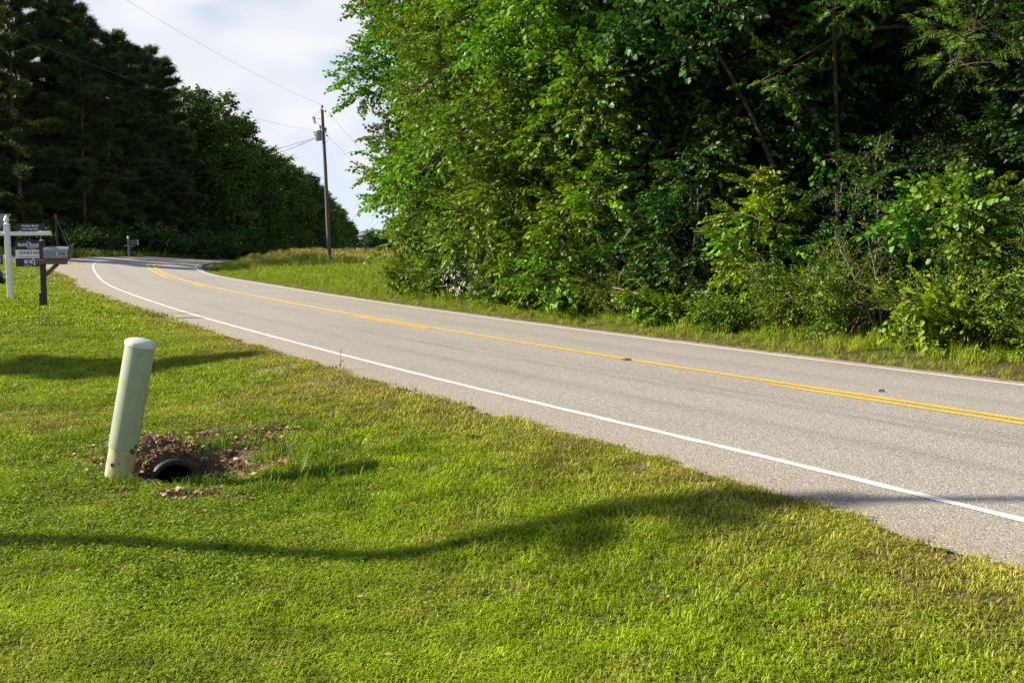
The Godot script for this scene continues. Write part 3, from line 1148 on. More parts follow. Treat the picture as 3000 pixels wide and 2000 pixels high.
	var sm := mat(Color(1, 1, 1), 0.9)
	sm.vertex_color_use_as_albedo = true
	var stones := st.mesh(sm)
	spread("gravel", [stones], 12.0, 62.0, -50.0, -2.0, 14.0, func(x: float, d: float) -> Array:
		if d < 20.0 and rng.randf() < 0.0 or rng.randf() > gravel(x, d):
			return []
		var g := rf(0.3, 0.46)
		return [rf(0.2, 0.4) if d < 20.0 else rf(0.6, 1.0), Color(g, g * 0.92, g * 0.82), 0])

# ---------------------------------------------------------------- things on the lawn
const PIPE_Y := -0.70

func build_pedestal() -> void:
	var o := thing("utility_pedestal", "pale green plastic utility tube leaning to the right on the lawn", "utility pedestal", spot(-3.55, 9.05))
	o.rotation = Vector3(deg_to_rad(1.5), 0, deg_to_rad(-11.9))
	o.scale = Vector3(1, 1.045, 1)
	var plastic := StandardMaterial3D.new()
	plastic.albedo_texture = noise_tex(0.012, [Color(0.235, 0.275, 0.21), Color(0.275, 0.32, 0.245), Color(0.29, 0.335, 0.26), Color(0.305, 0.35, 0.275)], 512, 5, FastNoiseLite.TYPE_SIMPLEX_SMOOTH, 12)
	plastic.uv1_scale = Vector3(1.0, 0.8, 1)
	plastic.roughness = 0.38
	var old := StandardMaterial3D.new()
	old.albedo_texture = noise_tex(0.02, [Color(0.20, 0.195, 0.10), Color(0.32, 0.325, 0.18), Color(0.36, 0.365, 0.22)], 512, 5, FastNoiseLite.TYPE_SIMPLEX_SMOOTH, 13)
	old.uv1_scale = Vector3(1.0, 0.8, 1)
	old.roughness = 0.5
	var b := MB.new()
	b.lathe(Transform3D(), [Vector2(0.119, -0.15), Vector2(0.119, 0.30)], 48)
	obj("base", b.mesh(old), o)
	b = MB.new()
	b.lathe(Transform3D(), [Vector2(0.121, 0.292), Vector2(0.126, 0.292), Vector2(0.126, 0.292), Vector2(0.1275, 0.30), Vector2(0.1275, 1.19)], 48)
	var cover := obj("cover", b.mesh(plastic), o)
	b = MB.new()
	b.lathe(Transform3D(), [Vector2(0.128, 1.185), Vector2(0.132, 1.187), Vector2(0.133, 1.19), Vector2(0.134, 1.190), Vector2(0.134, 1.218), Vector2(0.132, 1.224), Vector2(0.11, 1.236), Vector2(0.08, 1.246), Vector2(0.04, 1.252), Vector2(0.0, 1.254)], 48)
	obj("cap", b.mesh(mat(Color(0.44, 0.49, 0.43), 0.4)), o)
	for q in [[-0.25, 0.155, 0.019], [0.28, 0.175, 0.006]]:
		b = MB.new()
		var dir := Vector3(sin(q[0]), 0, cos(q[0]))
		b.tube([dir * 0.112 + Vector3(0, q[1], 0), dir * 0.1205 + Vector3(0, q[1], 0)], [q[2], q[2]], 12)
		obj("hole", b.mesh(M.black), o)
	for q in [[-1.35, 0.31], [1.1, 0.285], [1.25, 0.33], [0.95, 0.30]]:
		b = MB.new()
		var dir := Vector3(sin(q[0]), 0, cos(q[0]))
		b.box(Transform3D(Basis(Vector3.UP, q[0]), dir * 0.127 + Vector3(0, q[1], 0)), Vector3(0.026, 0.034, 0.016), 0.003)
		obj("latch", b.mesh(mat(Color(0.06, 0.04, 0.02), 0.8)), o)
	# scratches
	for q in [[0.55, 0.98, 0.05, 0.5], [-0.05, 0.86, 0.035, 0.8], [0.75, 0.70, 0.03, -0.4]]:
		b = MB.new()
		var pts := []
		for k in 5:
			var a: float = q[0] + q[2] * 4.0 * (k / 4.0 - 0.5) * sin(q[3])
			pts.append(Vector3(sin(a) * 0.1275, q[1] + q[2] * (k / 4.0 - 0.5), cos(a) * 0.1275))
		b.tube(pts, [0.0005, 0.0012, 0.0012, 0.001, 0.0004], 4)
		obj("scratch", b.mesh(mat(Color(0.12, 0.13, 0.08), 0.8)), cover)

func build_culvert() -> void:
	var g := Vector3(OUT.x, 0, -OUT.y)      # towards the open end
	var at := Vector3(MOUTH.x, PIPE_Y, -MOUTH.y)
	var o := thing("drain_pipe", "black plastic drain pipe mouth half buried in bare soil", "drain pipe", at)
	var m := mat(Color(0.022, 0.023, 0.026), 0.5)
	var x := Transform3D(Basis(Vector3(-g.z, 0, g.x), g, Vector3(-g.z, 0, g.x).cross(g)), Vector3.ZERO)
	var b := MB.new()
	var prof := []
	for k in 15:
		var y := -1.4 + k * 0.09
		prof.append(Vector2(0.215, y))
		prof.append(Vector2(0.225, y + 0.03))
		prof.append(Vector2(0.225, y + 0.06))
	prof.append_array([Vector2(0.231, 0.02), Vector2(0.231, 0.05), Vector2(0.222, 0.062), Vector2(0.186, 0.058), Vector2(0.176, 0.045), Vector2(0.176, -1.4), Vector2(0.0, -1.4)])
	b.lathe(x, prof, 40)
	obj("tube", b.mesh(m), o)
	o.scale = Vector3.ONE * 1.14
	o.position += g * 0.07

func mailbox(o: Node3D, long: float, wide: float, tall: float, at: Transform3D, m: Material, inner: Material) -> Node3D:
	var r := wide * 0.5
	var b := MB.new()
	var ring := []
	for k in 13:
		var a := PI * k / 12.0
		ring.append(Vector2(cos(a) * r, tall - r + sin(a) * r))
	ring.append(Vector2(-r, 0))
	ring.push_front(Vector2(r, 0))
	for k in ring.size():
		var p: Vector2 = ring[k]
		var q: Vector2 = ring[(k + 1) % ring.size()]
		var np := Vector3(0, maxf(0.0, p.y - (tall - r)), p.x).normalized() if k < ring.size() - 1 else Vector3.DOWN
		var nq := Vector3(0, maxf(0.0, q.y - (tall - r)), q.x).normalized() if k < ring.size() - 1 else Vector3.DOWN
		var i := b.vert(at * Vector3(0, p.y, p.x), at.basis * np)
		b.vert(at * Vector3(long, p.y, p.x), at.basis * np)
		b.vert(at * Vector3(long, q.y, q.x), at.basis * nq)
		b.vert(at * Vector3(0, q.y, q.x), at.basis * nq)
		b.face(i, i + 1, i + 2)
		b.face(i, i + 2, i + 3)
		b.tri(at * Vector3(0, tall * 0.5, 0), at * Vector3(0, p.y, p.x), at * Vector3(0, q.y, q.x), at.basis * Vector3.LEFT)
	var box := obj("box", b.mesh(m), o)
	b = MB.new()
	for f in [0.0, 0.022]:
		for k in ring.size():
			var p: Vector2 = ring[k] * 1.03
			var q: Vector2 = ring[(k + 1) % ring.size()] * 1.03
			b.tri(at * Vector3(long + f, tall * 0.5, 0), at * Vector3(long + f, p.y, p.x), at * Vector3(long + f, q.y, q.x), at.basis * (Vector3.RIGHT if f > 0.0 else Vector3.LEFT))
			if f > 0.0:
				b.quad(at * Vector3(long, p.y, p.x), at * Vector3(long + f, p.y, p.x), at * Vector3(long + f, q.y, q.x), at * Vector3(long, q.y, q.x), at.basis * Vector3(0, (p.y + q.y) * 0.5 - tall * 0.5, (p.x + q.x) * 0.5))
	var door := obj("door", b.mesh(inner), o)
	b = MB.new()
	b.box(Transform3D(at.basis, at * Vector3(long + 0.032, tall * 0.92, 0)), Vector3(0.02, 0.04, 0.05), 0.004)
	obj("handle", b.mesh(inner), door)
	return box

func words(text: String, size: float, at: Vector3, m: Material, parent: Node, bold := true, called := "lettering", font := "Droid Sans", squeeze := 1.0, slant := 0.0) -> MeshInstance3D:
	var f := SystemFont.new()
	f.font_names = PackedStringArray([font])
	f.font_weight = 700 if bold else 400
	var t := TextMesh.new()
	t.text = text
	t.font = f
	t.font_size = 48
	t.pixel_size = size / 48.0
	t.depth = 0.003
	t.horizontal_alignment = HORIZONTAL_ALIGNMENT_CENTER
	t.material = m
	var o := obj(called, t, parent)
	o.transform = Transform3D(Basis(Vector3(squeeze, 0, 0), Vector3(slant, 1, 0), Vector3(0, 0, 1)), at)
	return o

func build_mailboxes() -> void:
	var o := thing("mailbox", "grey metal mailbox marked 700 on a dark wooden post", "mailbox", spot(-10.74, 23.47), deg_to_rad(4.0))
	var b := MB.new()
	b.box(Transform3D(Basis(Vector3.FORWARD, 0.004), Vector3(0, 0.65, 0)), Vector3(0.105, 1.72, 0.105), 0.006)
	obj("post", b.mesh(M.wood), o)
	b = MB.new()
	b.box(Transform3D(Basis(), Vector3(-0.035, 0.08, 0.055)), Vector3(0.10, 0.48, 0.04), 0.004)
	obj("stake", b.mesh(M.wood), o)
	b = MB.new()
	b.box(Transform3D(Basis(), Vector3(0.22, 1.02, 0.0735)), Vector3(0.72, 0.105, 0.04), 0.005)
	obj("arm", b.mesh(M.board), o)
	b = MB.new()
	b.box(Transform3D(Basis(), Vector3(0.34, 1.085, -0.01)), Vector3(0.50, 0.025, 0.15), 0.003)
	obj("shelf", b.mesh(M.board), o)
	b = MB.new()
	b.box(Transform3D(Basis(Vector3(0, 0, 1), deg_to_rad(43.0)), Vector3(0.185, 0.84, 0.0)), Vector3(0.42, 0.085, 0.04), 0.005)
	obj("brace", b.mesh(M.board), o)
	b = MB.new()
	for k in 3:
		b.box(Transform3D(Basis(Vector3.UP, k * 0.7), Vector3(-0.03 + 0.03 * k, 1.515, 0.01 * k)), Vector3(0.03, 0.012, 0.03), 0.004)
	obj("debris", b.mesh(M.white), o).set_meta("kind", "stuff")
	var box := mailbox(o, 0.55, 0.20, 0.27, Transform3D(Basis(), Vector3(0.058, 1.10, 0.0)), M.galv, mat(Color(0.03, 0.032, 0.035), 0.5))
	b = MB.new()
	b.box(Transform3D(Basis(), Vector3(0.465, 1.205, 0.1015)), Vector3(0.235, 0.105, 0.003), 0.001)
	obj("number_plate", b.mesh(mat(Color(0.5, 0.5, 0.42), 0.6)), box)
	words("700", 0.118, Vector3(0.465, 1.204, 0.105), M.ink, box, true, "number")
	# the other one, at the bend
	o = thing("mailbox", "small dark mailbox on a grey post at the far road bend", "mailbox", spot(-29.5, 79.0) + Vector3(0, 0.05, 0), deg_to_rad(3.0))
	var gp := mat(Color(0.25, 0.28, 0.28), 0.7)
	b = MB.new()
	b.box(Transform3D(Basis(), Vector3(0, 0.6, 0)), Vector3(0.10, 1.5, 0.10), 0.006)
	obj("post", b.mesh(gp), o)
	b = MB.new()
	b.lathe(Transform3D(Basis(), Vector3(0, 1.35, 0)), [Vector2(0.075, 0), Vector2(0.075, 0.02), Vector2(0.05, 0.05), Vector2(0.075, 0.10), Vector2(0.05, 0.15), Vector2(0.0, 0.19)], 12)
	obj("finial", b.mesh(M.vinyl), o)
	b = MB.new()
	b.box(Transform3D(Basis(), Vector3(0.1, 0.80, 0.0)), Vector3(0.85, 0.08, 0.07), 0.005)
	obj("arm", b.mesh(gp), o)
	b = MB.new()
	b.box(Transform3D(Basis(Vector3(0, 0, 1), deg_to_rad(45.0)), Vector3(0.17, 0.64, 0.0)), Vector3(0.36, 0.06, 0.05), 0.005)
	obj("brace", b.mesh(gp), o)
	box = mailbox(o, 0.66, 0.28, 0.40, Transform3D(Basis(), Vector3(0.06, 0.85, 0.0)), mat(Color(0.06, 0.03, 0.025), 0.25), M.galv)
	b = MB.new()
	b.box(Transform3D(Basis(), Vector3(0.44, 0.985, 0.142)), Vector3(0.30, 0.12, 0.003), 0.001)
	obj("number_plate", b.mesh(mat(Color(0.10, 0.10, 0.09), 0.6)), box)

func build_signs() -> void:
	var o := thing("sign_post", "white post with pointed finial and crossarm for the hanging house sign", "sign post", spot(-12.25, 24.98), deg_to_rad(2.0))
	o.rotation.z = deg_to_rad(0.4)
	var b := MB.new()
	b.box(Transform3D(Basis(), Vector3(0, 0.83, 0)), Vector3(0.108, 1.92, 0.108), 0.006)
	obj("post", b.mesh(M.vinyl), o)
	b = MB.new()
	b.box(Transform3D(Basis(), Vector3(0, 1.805, 0)), Vector3(0.122, 0.03, 0.122), 0.008)
	obj("collar", b.mesh(M.vinyl), o)
	b = MB.new()
	b.lathe(Transform3D(Basis(), Vector3(0, 1.82, 0)), [Vector2(0.05, 0), Vector2(0.046, 0.02), Vector2(0.043, 0.045), Vector2(0.05, 0.058), Vector2(0.066, 0.075), Vector2(0.066, 0.09), Vector2(0.055, 0.135), Vector2(0.03, 0.185), Vector2(0.0, 0.225)], 20)
	obj("finial", b.mesh(M.vinyl), o)
	b = MB.new()
	b.box(Transform3D(Basis(), Vector3(0.39, 1.585, 0.0)), Vector3(1.32, 0.098, 0.082), 0.006)
	obj("crossarm", b.mesh(M.vinyl), o)
	for x in [0.32, 0.80]:
		b = MB.new()
		b.lathe(Transform3D(Basis(Vector3.RIGHT, PI / 2), Vector3(x, 1.642, 0)), [Vector2(0, -0.02), Vector2(0.02, -0.02), Vector2(0.02, 0.02), Vector2(0, 0.02)], 12)
		obj("bracket", b.mesh(M.vinyl), o)
	for x in [0.24, 0.80]:
		b = MB.new()
		b.tube([Vector3(x, 1.54, 0), Vector3(x, 1.42, 0)], [0.006, 0.006], 6)
		obj("hook", b.mesh(M.galv), o)
	var at := o.position
	# rider standing on the crossarm
	var r := thing("sign_rider", "narrow navy name board standing on the white crossarm", "sign", at + Vector3(0, 0, 0), deg_to_rad(2.0))
	b = MB.new()
	b.box(Transform3D(Basis(), Vector3(0.555, 1.732, 0.0)), Vector3(0.70, 0.19, 0.012), 0.003)
	obj("panel", b.mesh(M.navy), r)
	words("Hunter Bond", 0.068, Vector3(0.545, 1.775, 0.008), M.print, r, true, "lettering", "Droid Sans", 0.96)
	words("919-770-7791", 0.068, Vector3(0.545, 1.694, 0.008), M.print, r, true, "lettering", "Droid Sans", 0.93)
	# panel hanging under it
	var p := thing("house_sign", "navy and white house sale sign hanging under the white crossarm", "sign", at, deg_to_rad(2.0))
	b = MB.new()
	b.box(Transform3D(Basis(), Vector3(0.53, 1.31, 0.0)), Vector3(0.72, 0.226, 0.012), 0.003)
	obj("top_panel", b.mesh(M.navy), p)
	b = MB.new()
	b.box(Transform3D(Basis(), Vector3(0.53, 1.092, 0.0)), Vector3(0.72, 0.206, 0.012), 0.003)
	obj("middle_panel", b.mesh(M.white), p)
	b = MB.new()
	b.box(Transform3D(Basis(), Vector3(0.53, 0.886, 0.0)), Vector3(0.72, 0.202, 0.012), 0.003)
	obj("bottom_panel", b.mesh(M.navy), p)
	words("The", 0.062, Vector3(0.485, 1.382, 0.008), M.print, p, false, "lettering", "Droid Serif", 0.9, 0.25)
	words("Betty Bargoil", 0.105, Vector3(0.535, 1.318, 0.008), M.print, p, true, "lettering", "Droid Sans", 0.93)
	words("team", 0.088, Vector3(0.575, 1.252, 0.010), M.print, p, false, "lettering", "Droid Serif", 1.0, 0.25)
	words("919-601-4478", 0.092, Vector3(0.53, 1.122, 0.008), M.ink, p, true, "lettering", "Droid Sans", 0.94)
	words("www.bettyhomes.com", 0.056, Vector3(0.53, 1.032, 0.008), M.greyink, p, false)
	var e := words("exp", 0.165, Vector3(0.535, 0.917, 0.008), M.print, p, true, "logo", "Droid Sans", 1.2)
	b = MB.new()
	b.box(Transform3D(Basis(Vector3(0, 0, 1), deg_to_rad(52.0)), Vector3(0.555, 0.935, 0.0095)), Vector3(0.15, 0.024, 0.003), 0.001)
	obj("logo_stroke", b.mesh(M.print), p)
	words("REALTY", 0.034, Vector3(0.46, 0.812, 0.008), M.print, p, true, "lettering", "Droid Sans", 1.5)
	# cut off at the left of the picture
	var s := thing("yard_sign", "small black yard sign with white letters left of the white post", "sign", spot(-17.68, 35.0), deg_to_rad(3.0))
	b = MB.new()
	b.box(Transform3D(Basis(), Vector3(0, 0.79, 0)), Vector3(0.62, 0.37, 0.01), 0.002)
	obj("panel", b.mesh(M.black), s)
	words("SALE", 0.155, Vector3(0.06, 0.80, 0.007), M.print, s, true, "lettering", "Droid Serif")
	words("ESTATE", 0.10, Vector3(0.05, 0.68, 0.007), M.print, s, true, "lettering", "Droid Serif")
	b = MB.new()
	b.box(Transform3D(Basis(), Vector3(0, 0.925, 0.007)), Vector3(0.56, 0.014, 0.003), 0.001)
	obj("rule", b.mesh(M.print), s)
	for x in [-0.26, 0.26]:
		b = MB.new()
		b.tube([Vector3(x, -0.1, 0), Vector3(x, 0.9, -0.012)], [0.006, 0.006], 6)
		obj("stake", b.mesh(M.wire), s)
	var g := thing("road_sign", "grey back of a metal road sign behind the white post finial", "sign", spot(-20.3, 40.0), 0.0)
	b = MB.new()
	var pts := [Vector2(-0.82, 2.36), Vector2(0.84, 2.36), Vector2(0.86, 2.32), Vector2(0.62, 2.08), Vector2(0.35, 1.72), Vector2(-0.35, 1.72), Vector2(-0.62, 2.08)]
	for k in range(1, pts.size() - 1):
		for z in [0.006, -0.006]:
			b.tri(Vector3(pts[0].x, pts[0].y, z), Vector3(pts[k].x, pts[k].y, z), Vector3(pts[k + 1].x, pts[k + 1].y, z), Vector3(0, 0, z))
	obj("plate", b.mesh(mat(Color(0.24, 0.25, 0.25), 0.55, 0.3)), g)
	b = MB.new()
	b.box(Transform3D(Basis(), Vector3(0, 1.0, 0.035)), Vector3(0.06, 2.5, 0.05), 0.004)
	obj("post", b.mesh(mat(Color(0.12, 0.13, 0.12), 0.6, 0.3)), g)

func wire(called: String, label: String, a: Vector3, e: Vector3, sag: float, r: float, m: Material, group := "") -> void:
	var b := MB.new()
	var p := []
	var rr := []
	for k in 25:
		var t := k / 24.0
		p.append(a.lerp(e, t) - Vector3(0, sag * 4.0 * t * (1.0 - t), 0))
		rr.append(r)
	b.tube(p, rr, 5)
	tag(obj(called, b.mesh(m)), label, "wire", group)

func build_poles() -> void:
	var base := spot(-11.36, 63.97)
	var o := thing("utility_pole", "tall weathered wooden utility pole with transformer in the hay field", "utility pole", base)
	o.rotation.z = deg_to_rad(1.9)
	var b := MB.new()
	b.tube([Vector3(0, -0.6, 0), Vector3(0, 3, 0), Vector3(0.02, 6, 0), Vector3(0, 9.55, 0)], [0.135, 0.122, 0.108, 0.09], 16)
	obj("pole", b.mesh(M.greywood), o)
	b = MB.new()
	b.tube([Vector3(0.01, 9.5, 0), Vector3(0.01, 9.72, 0)], [0.02, 0.02], 8)
	b.lathe(Transform3D(Basis(), Vector3(0.01, 9.66, 0)), [Vector2(0.03, 0), Vector2(0.10, 0.02), Vector2(0.085, 0.06), Vector2(0.05, 0.09), Vector2(0.06, 0.12), Vector2(0.03, 0.17), Vector2(0, 0.18)], 12)
	obj("top_insulator", b.mesh(M.porcelain), o)
	b = MB.new()
	b.lathe(Transform3D(Basis(), Vector3(-0.31, 7.68, -0.05)), [Vector2(0.0, 0.0), Vector2(0.17, 0.0), Vector2(0.185, 0.02), Vector2(0.195, 0.03), Vector2(0.20, 0.53), Vector2(0.215, 0.55), Vector2(0.215, 0.58), Vector2(0.19, 0.62), Vector2(0.0, 0.65)], 24)
	var can := obj("transformer", b.mesh(M.can), o)
	for q in [[-0.17, 8.30, 0.02], [0.16, 8.15, 0.0]]:
		b = MB.new()
		b.lathe(Transform3D(Basis(), Vector3(q[0], q[1], q[2])), [Vector2(0, -0.05), Vector2(0.035, -0.05), Vector2(0.04, 0.1), Vector2(0.065, 0.12), Vector2(0.065, 0.27), Vector2(0.05, 0.3), Vector2(0, 0.31)], 12)
		obj("bushing", b.mesh(mat(Color(0.2, 0.22, 0.24), 0.4)), can)
	for q in [[-0.50, 8.02], [-0.53, 8.18]]:
		b = MB.new()
		b.tube([Vector3(q[0] - 0.08, q[1], 0.08), Vector3(q[0] + 0.1, q[1], 0.06)], [0.03, 0.03], 8)
		obj("terminal", b.mesh(M.black), can)
	b = MB.new()
	b.tube([Vector3(-0.05, 8.95, 0), Vector3(-0.33, 9.02, 0.04), Vector3(-0.45, 9.04, 0.04)], [0.015, 0.015, 0.012], 6)
	var cut := obj("cutout_arm", b.mesh(M.galv), o)
	b = MB.new()
	b.tube([Vector3(-0.53, 9.12, 0.04), Vector3(-0.47, 8.88, 0.04), Vector3(-0.45, 8.74, 0.04)], [0.05, 0.045, 0.04], 8)
	b.tube([Vector3(-0.62, 9.08, 0.04), Vector3(-0.53, 8.72, 0.04)], [0.015, 0.015], 6)
	b.tube([Vector3(-0.62, 9.08, 0.04), Vector3(-0.52, 9.12, 0.04)], [0.018, 0.018], 6)
	b.tube([Vector3(-0.53, 8.72, 0.04), Vector3(-0.44, 8.74, 0.04)], [0.02, 0.02], 6)
	obj("fuse", b.mesh(mat(Color(0.05, 0.045, 0.06), 0.35)), cut)
	for q in [[0.2, 9.38, 9.52], [0.22, 7.92, 8.04]]:
		b = MB.new()
		b.lathe(Transform3D(Basis(), Vector3(q[0], q[1], 0.02)), [Vector2(0, 0), Vector2(0.035, 0), Vector2(0.045, 0.04), Vector2(0.03, 0.07), Vector2(0.045, 0.1), Vector2(0, 0.13)], 10)
		b.tube([Vector3(0.05, q[1] + 0.03, 0.01), Vector3(q[0], q[1] + 0.03, 0.02)], [0.012, 0.012], 5)
		obj("insulator", b.mesh(M.black), o)
	for q in [[Vector3(0.0, 9.7, 0), Vector3(-0.25, 9.3, 0.1), Vector3(-0.53, 9.14, 0.04)], [Vector3(-0.44, 8.74, 0.04), Vector3(-0.3, 8.7, 0.1), Vector3(-0.17, 8.6, 0.02)], [Vector3(0.24, 7.95, 0.02), Vector3(0.32, 7.75, 0.04), Vector3(0.1, 7.5, 0.06)], [Vector3(-0.48, 8.0, 0.1), Vector3(-0.45, 7.7, 0.12), Vector3(-0.35, 7.55, 0.1)]]:
		b = MB.new()
		b.tube(q, [0.010, 0.010, 0.010], 5)
		obj("jumper", b.mesh(M.wire), o)
	var top := o.transform * Vector3(0.01, 9.8, 0)
	var mid := o.transform * Vector3(-0.5, 8.28, 0)
	var low := o.transform * Vector3(-0.5, 7.85, 0.1)
	var k2 := spot(-15.0, 130.0)
	var k3 := spot(-44.0, 300.0)
	wire("power_line", "thin power line from the pole top up across the sky to the left", top, Vector3(-15.0, 11.2, -25.0), 0.5, 0.0045, M.wire)
	wire("power_line", "lower thin wire from the transformer to the left above the trees", mid, Vector3(-15.0, 7.9, -25.0), 0.5, 0.0045, M.wire)
	wire("service_wire", "upper of two black service wires sagging left from the transformer", low, Vector3(-27.0, 6.1, -48.0), 1.35, 0.012, M.soot)
	wire("service_wire", "lower of two black service wires sagging left from the transformer", low - Vector3(0, 0.06, 0), Vector3(-27.0, 5.9, -48.2), 1.75, 0.013, M.soot)
	wire("power_line", "thin power line from the pole top down to the right behind the woods", top + Vector3(0.15, -0.1, 0), Vector3(-14.6, 9.6, -130.0), 0.5, 0.007, M.wire)
	wire("power_line", "lower thin wire from the pole to the right behind the woods", o.transform * Vector3(0.24, 8.0, 0), Vector3(-14.6, 7.9, -130.0), 0.5, 0.007, M.wire)
	wire("power_line", "upper distant wire rising from the far treetops to the woods", Vector3(-14.6, 9.6, -130.0), k3 + Vector3(0.3, 7.6, 0), 1.0, 0.022, M.wire)
	wire("power_line", "lower distant wire rising from the far treetops to the woods", Vector3(-14.6, 7.9, -130.0), k3 + Vector3(0.5, 6.4, 0), 1.0, 0.022, M.wire)
	for q in [[k2, "utility pole hidden behind the woods at the right edge of the field", 11.0 - k2.y], [k3, "tiny far utility pole above the distant treetops", 7.7]]:
		o = thing("utility_pole", q[1], "utility pole", q[0])
		b = MB.new()
		b.tube([Vector3(0, -0.6, 0), Vector3(0, q[2], 0)], [0.14, 0.1], 10)
		obj("pole", b.mesh(M.greywood), o)
		b = MB.new()
		b.box(Transform3D(Basis(), Vector3(0.3, q[2] - 0.5, 0)), Vector3(1.2, 0.1, 0.1), 0.01)
		obj("crossarm", b.mesh(M.greywood), o)
	o = thing("stub_pole", "short brown wooden pole with guy wire behind the 700 mailbox", "pole", spot(-33.2, 75.0))
	b = MB.new()
	b.tube([Vector3(0, -0.5, 0), Vector3(0, 3.0, 0)], [0.10, 0.085], 10)
	obj("pole", b.mesh(M.bark), o)
	b = MB.new()
	b.tube([Vector3(0.05, 2.7, 0), Vector3(1.0, 0.1, 0)], [0.02, 0.02], 5)
	obj("guy_wire", b.mesh(M.galv), o)

func build_small() -> void:
	var b := MB.new()
	rng.seed = 300
	# lump: a squeezed bag shape; the pale and teal ones stand for unidentified things
	for q in [[Vector3(-31.6, 0, 78.5), 0.24, Color(0.24, 0.26, 0.32), "pale crumpled lump lying on the far road bank", "crumpled_lump"], [Vector3(-32.9, 0, 79.0), 0.2, Color(0.05, 0.13, 0.13), "teal crumpled lump lying on the far road bank", "crumpled_lump"], [Vector3(-16.75, 0, 33.2), 0.30, Color(0.012, 0.012, 0.013), "black plastic bag on the lawn at the left picture edge", "crumpled_lump"]]:
		b = MB.new()
		var f := FastNoiseLite.new()
		f.seed = int(q[0].z)
		f.frequency = 1.6
		var rows := []
		for j in 11:
			for i in 17:
				var d := Vector3(cos(TAU * i / 16.0) * sin(PI * j / 10.0), cos(PI * j / 10.0), sin(TAU * i / 16.0) * sin(PI * j / 10.0))
				var r: float = q[1] * (1.0 + 0.45 * f.get_noise_3dv(d)) * (1.25 if d.y > 0.9 else 1.0)
				b.vert(Vector3(d.x, d.y * 0.85 + 0.5, d.z) * r, (d + 0.5 * Vector3(f.get_noise_3dv(d * 2.0), f.get_noise_3dv(d * 2.0 + Vector3.ONE), 0)).normalized())
		for j in 10:
			for i in 16:
				var a := j * 17 + i
				b.face(a, a + 1, a + 18)
				b.face(a, a + 18, a + 17)
		var o := obj(q[4], b.mesh(mat(q[2], 0.35)))
		o.position = spot(q[0].x, q[0].z)
		tag(o, q[3], "bag")
	var c := thing("utility_cabinet", "small blue grey utility cabinet in the shade across the field", "cabinet", spot(-20.9, 100.0))
	b = MB.new()
	b.box(Transform3D(Basis(), Vector3(0, 0.5, 0)), Vector3(0.55, 1.0, 0.4), 0.02)
	obj("body", b.mesh(mat(Color(0.12, 0.16, 0.18), 0.5)), c)
	b = MB.new()
	b.box(Transform3D(Basis(), Vector3(0, 1.015, 0)), Vector3(0.62, 0.05, 0.46), 0.015)
	obj("lid", b.mesh(mat(Color(0.15, 0.19, 0.21), 0.5)), c)
	# scraps on the road
	for q in [[-0.02, 14.85, 0.17, Color(0.20, 0.085, 0.035), "reddish brown flattened scrap beside the yellow line"], [-0.55, 11.7, 0.09, Color(0.03, 0.03, 0.03), "small black rubber scrap beyond the yellow line"]]:
		b = MB.new()
		var p := beside(q[1], q[0] + 0.12)
		var ring := []
		for k in 11:
			var a := TAU * k / 11.0
			ring.append(Vector3(cos(a) * q[2] * rf(0.35, 0.6), 0.012 + rf(0, 0.014), sin(a) * q[2] * rf(0.14, 0.3)))
		for k in 11:
			b.tri(Vector3(0, 0.035, 0), ring[k], ring[(k + 1) % 11], Vector3.UP)
			b.tri(ring[k] * Vector3(1, 0, 1), ring[k], ring[(k + 1) % 11], ring[k])
		var o := obj("road_scrap", b.mesh(mat(q[3], 0.9)))
		o.position = Vector3(p.x, road_y(at_depth(p.y), q[0]), -p.y)
		tag(o, q[4], "scrap")
	# tall seeding grass stems at the pavement edge
	for q in [[-2.36, 13.9, 0.36, "thin seeding grass stem at the pavement edge, right of the gravel patch"], [-3.0, 13.6, 0.2, "short seeding grass stem beside the small gravel patch"], [-1.75, 8.3, 0.62, "tall thin weed stem right of the drain pipe"], [-1.55, 8.5, 0.5, "second thin weed stem right of the drain pipe, leaning right"]]:
		b = MB.new()
		b.col = Color(0.16, 0.19, 0.05)
		var h: float = q[2]
		b.tube([Vector3.ZERO, Vector3(0.012, h * 0.5, 0), Vector3(0.03, h, 0.01)], [0.003, 0.0025, 0.0015], 4)
		for k in 9:
			var t := 0.62 + 0.04 * k
			b.col = Color(0.22, 0.2, 0.08)
			add_leaf(b, Vector3(0.012 + 0.018 * t, h * t, 0), Vector3(rf(-1, 1), 1.6, rf(-1, 1)), rv(), 0.035, "willow")
		for k in 3:
			b.col = Color(0.09, 0.16, 0.03)
			add_leaf(b, Vector3(0.01, h * (0.1 + 0.15 * k), 0), Vector3(rf(-1, 1), 1.0, rf(-1, 1)), Vector3.UP, h * 0.4, "willow")
		var o := obj("weed_stem", b.mesh(M.grass))
		o.position = spot(q[0], q[1])
		tag(o, q[3], "weed")

# ---------------------------------------------------------------- woods
func tree_at(called: String, label: String, category: String, at: Vector2, p: Dictionary, group := "") -> Node3D:
	var o := thing(called, label, category, spot(at.x, at.y), 0.0, group)
	tree(o, p)
	return o

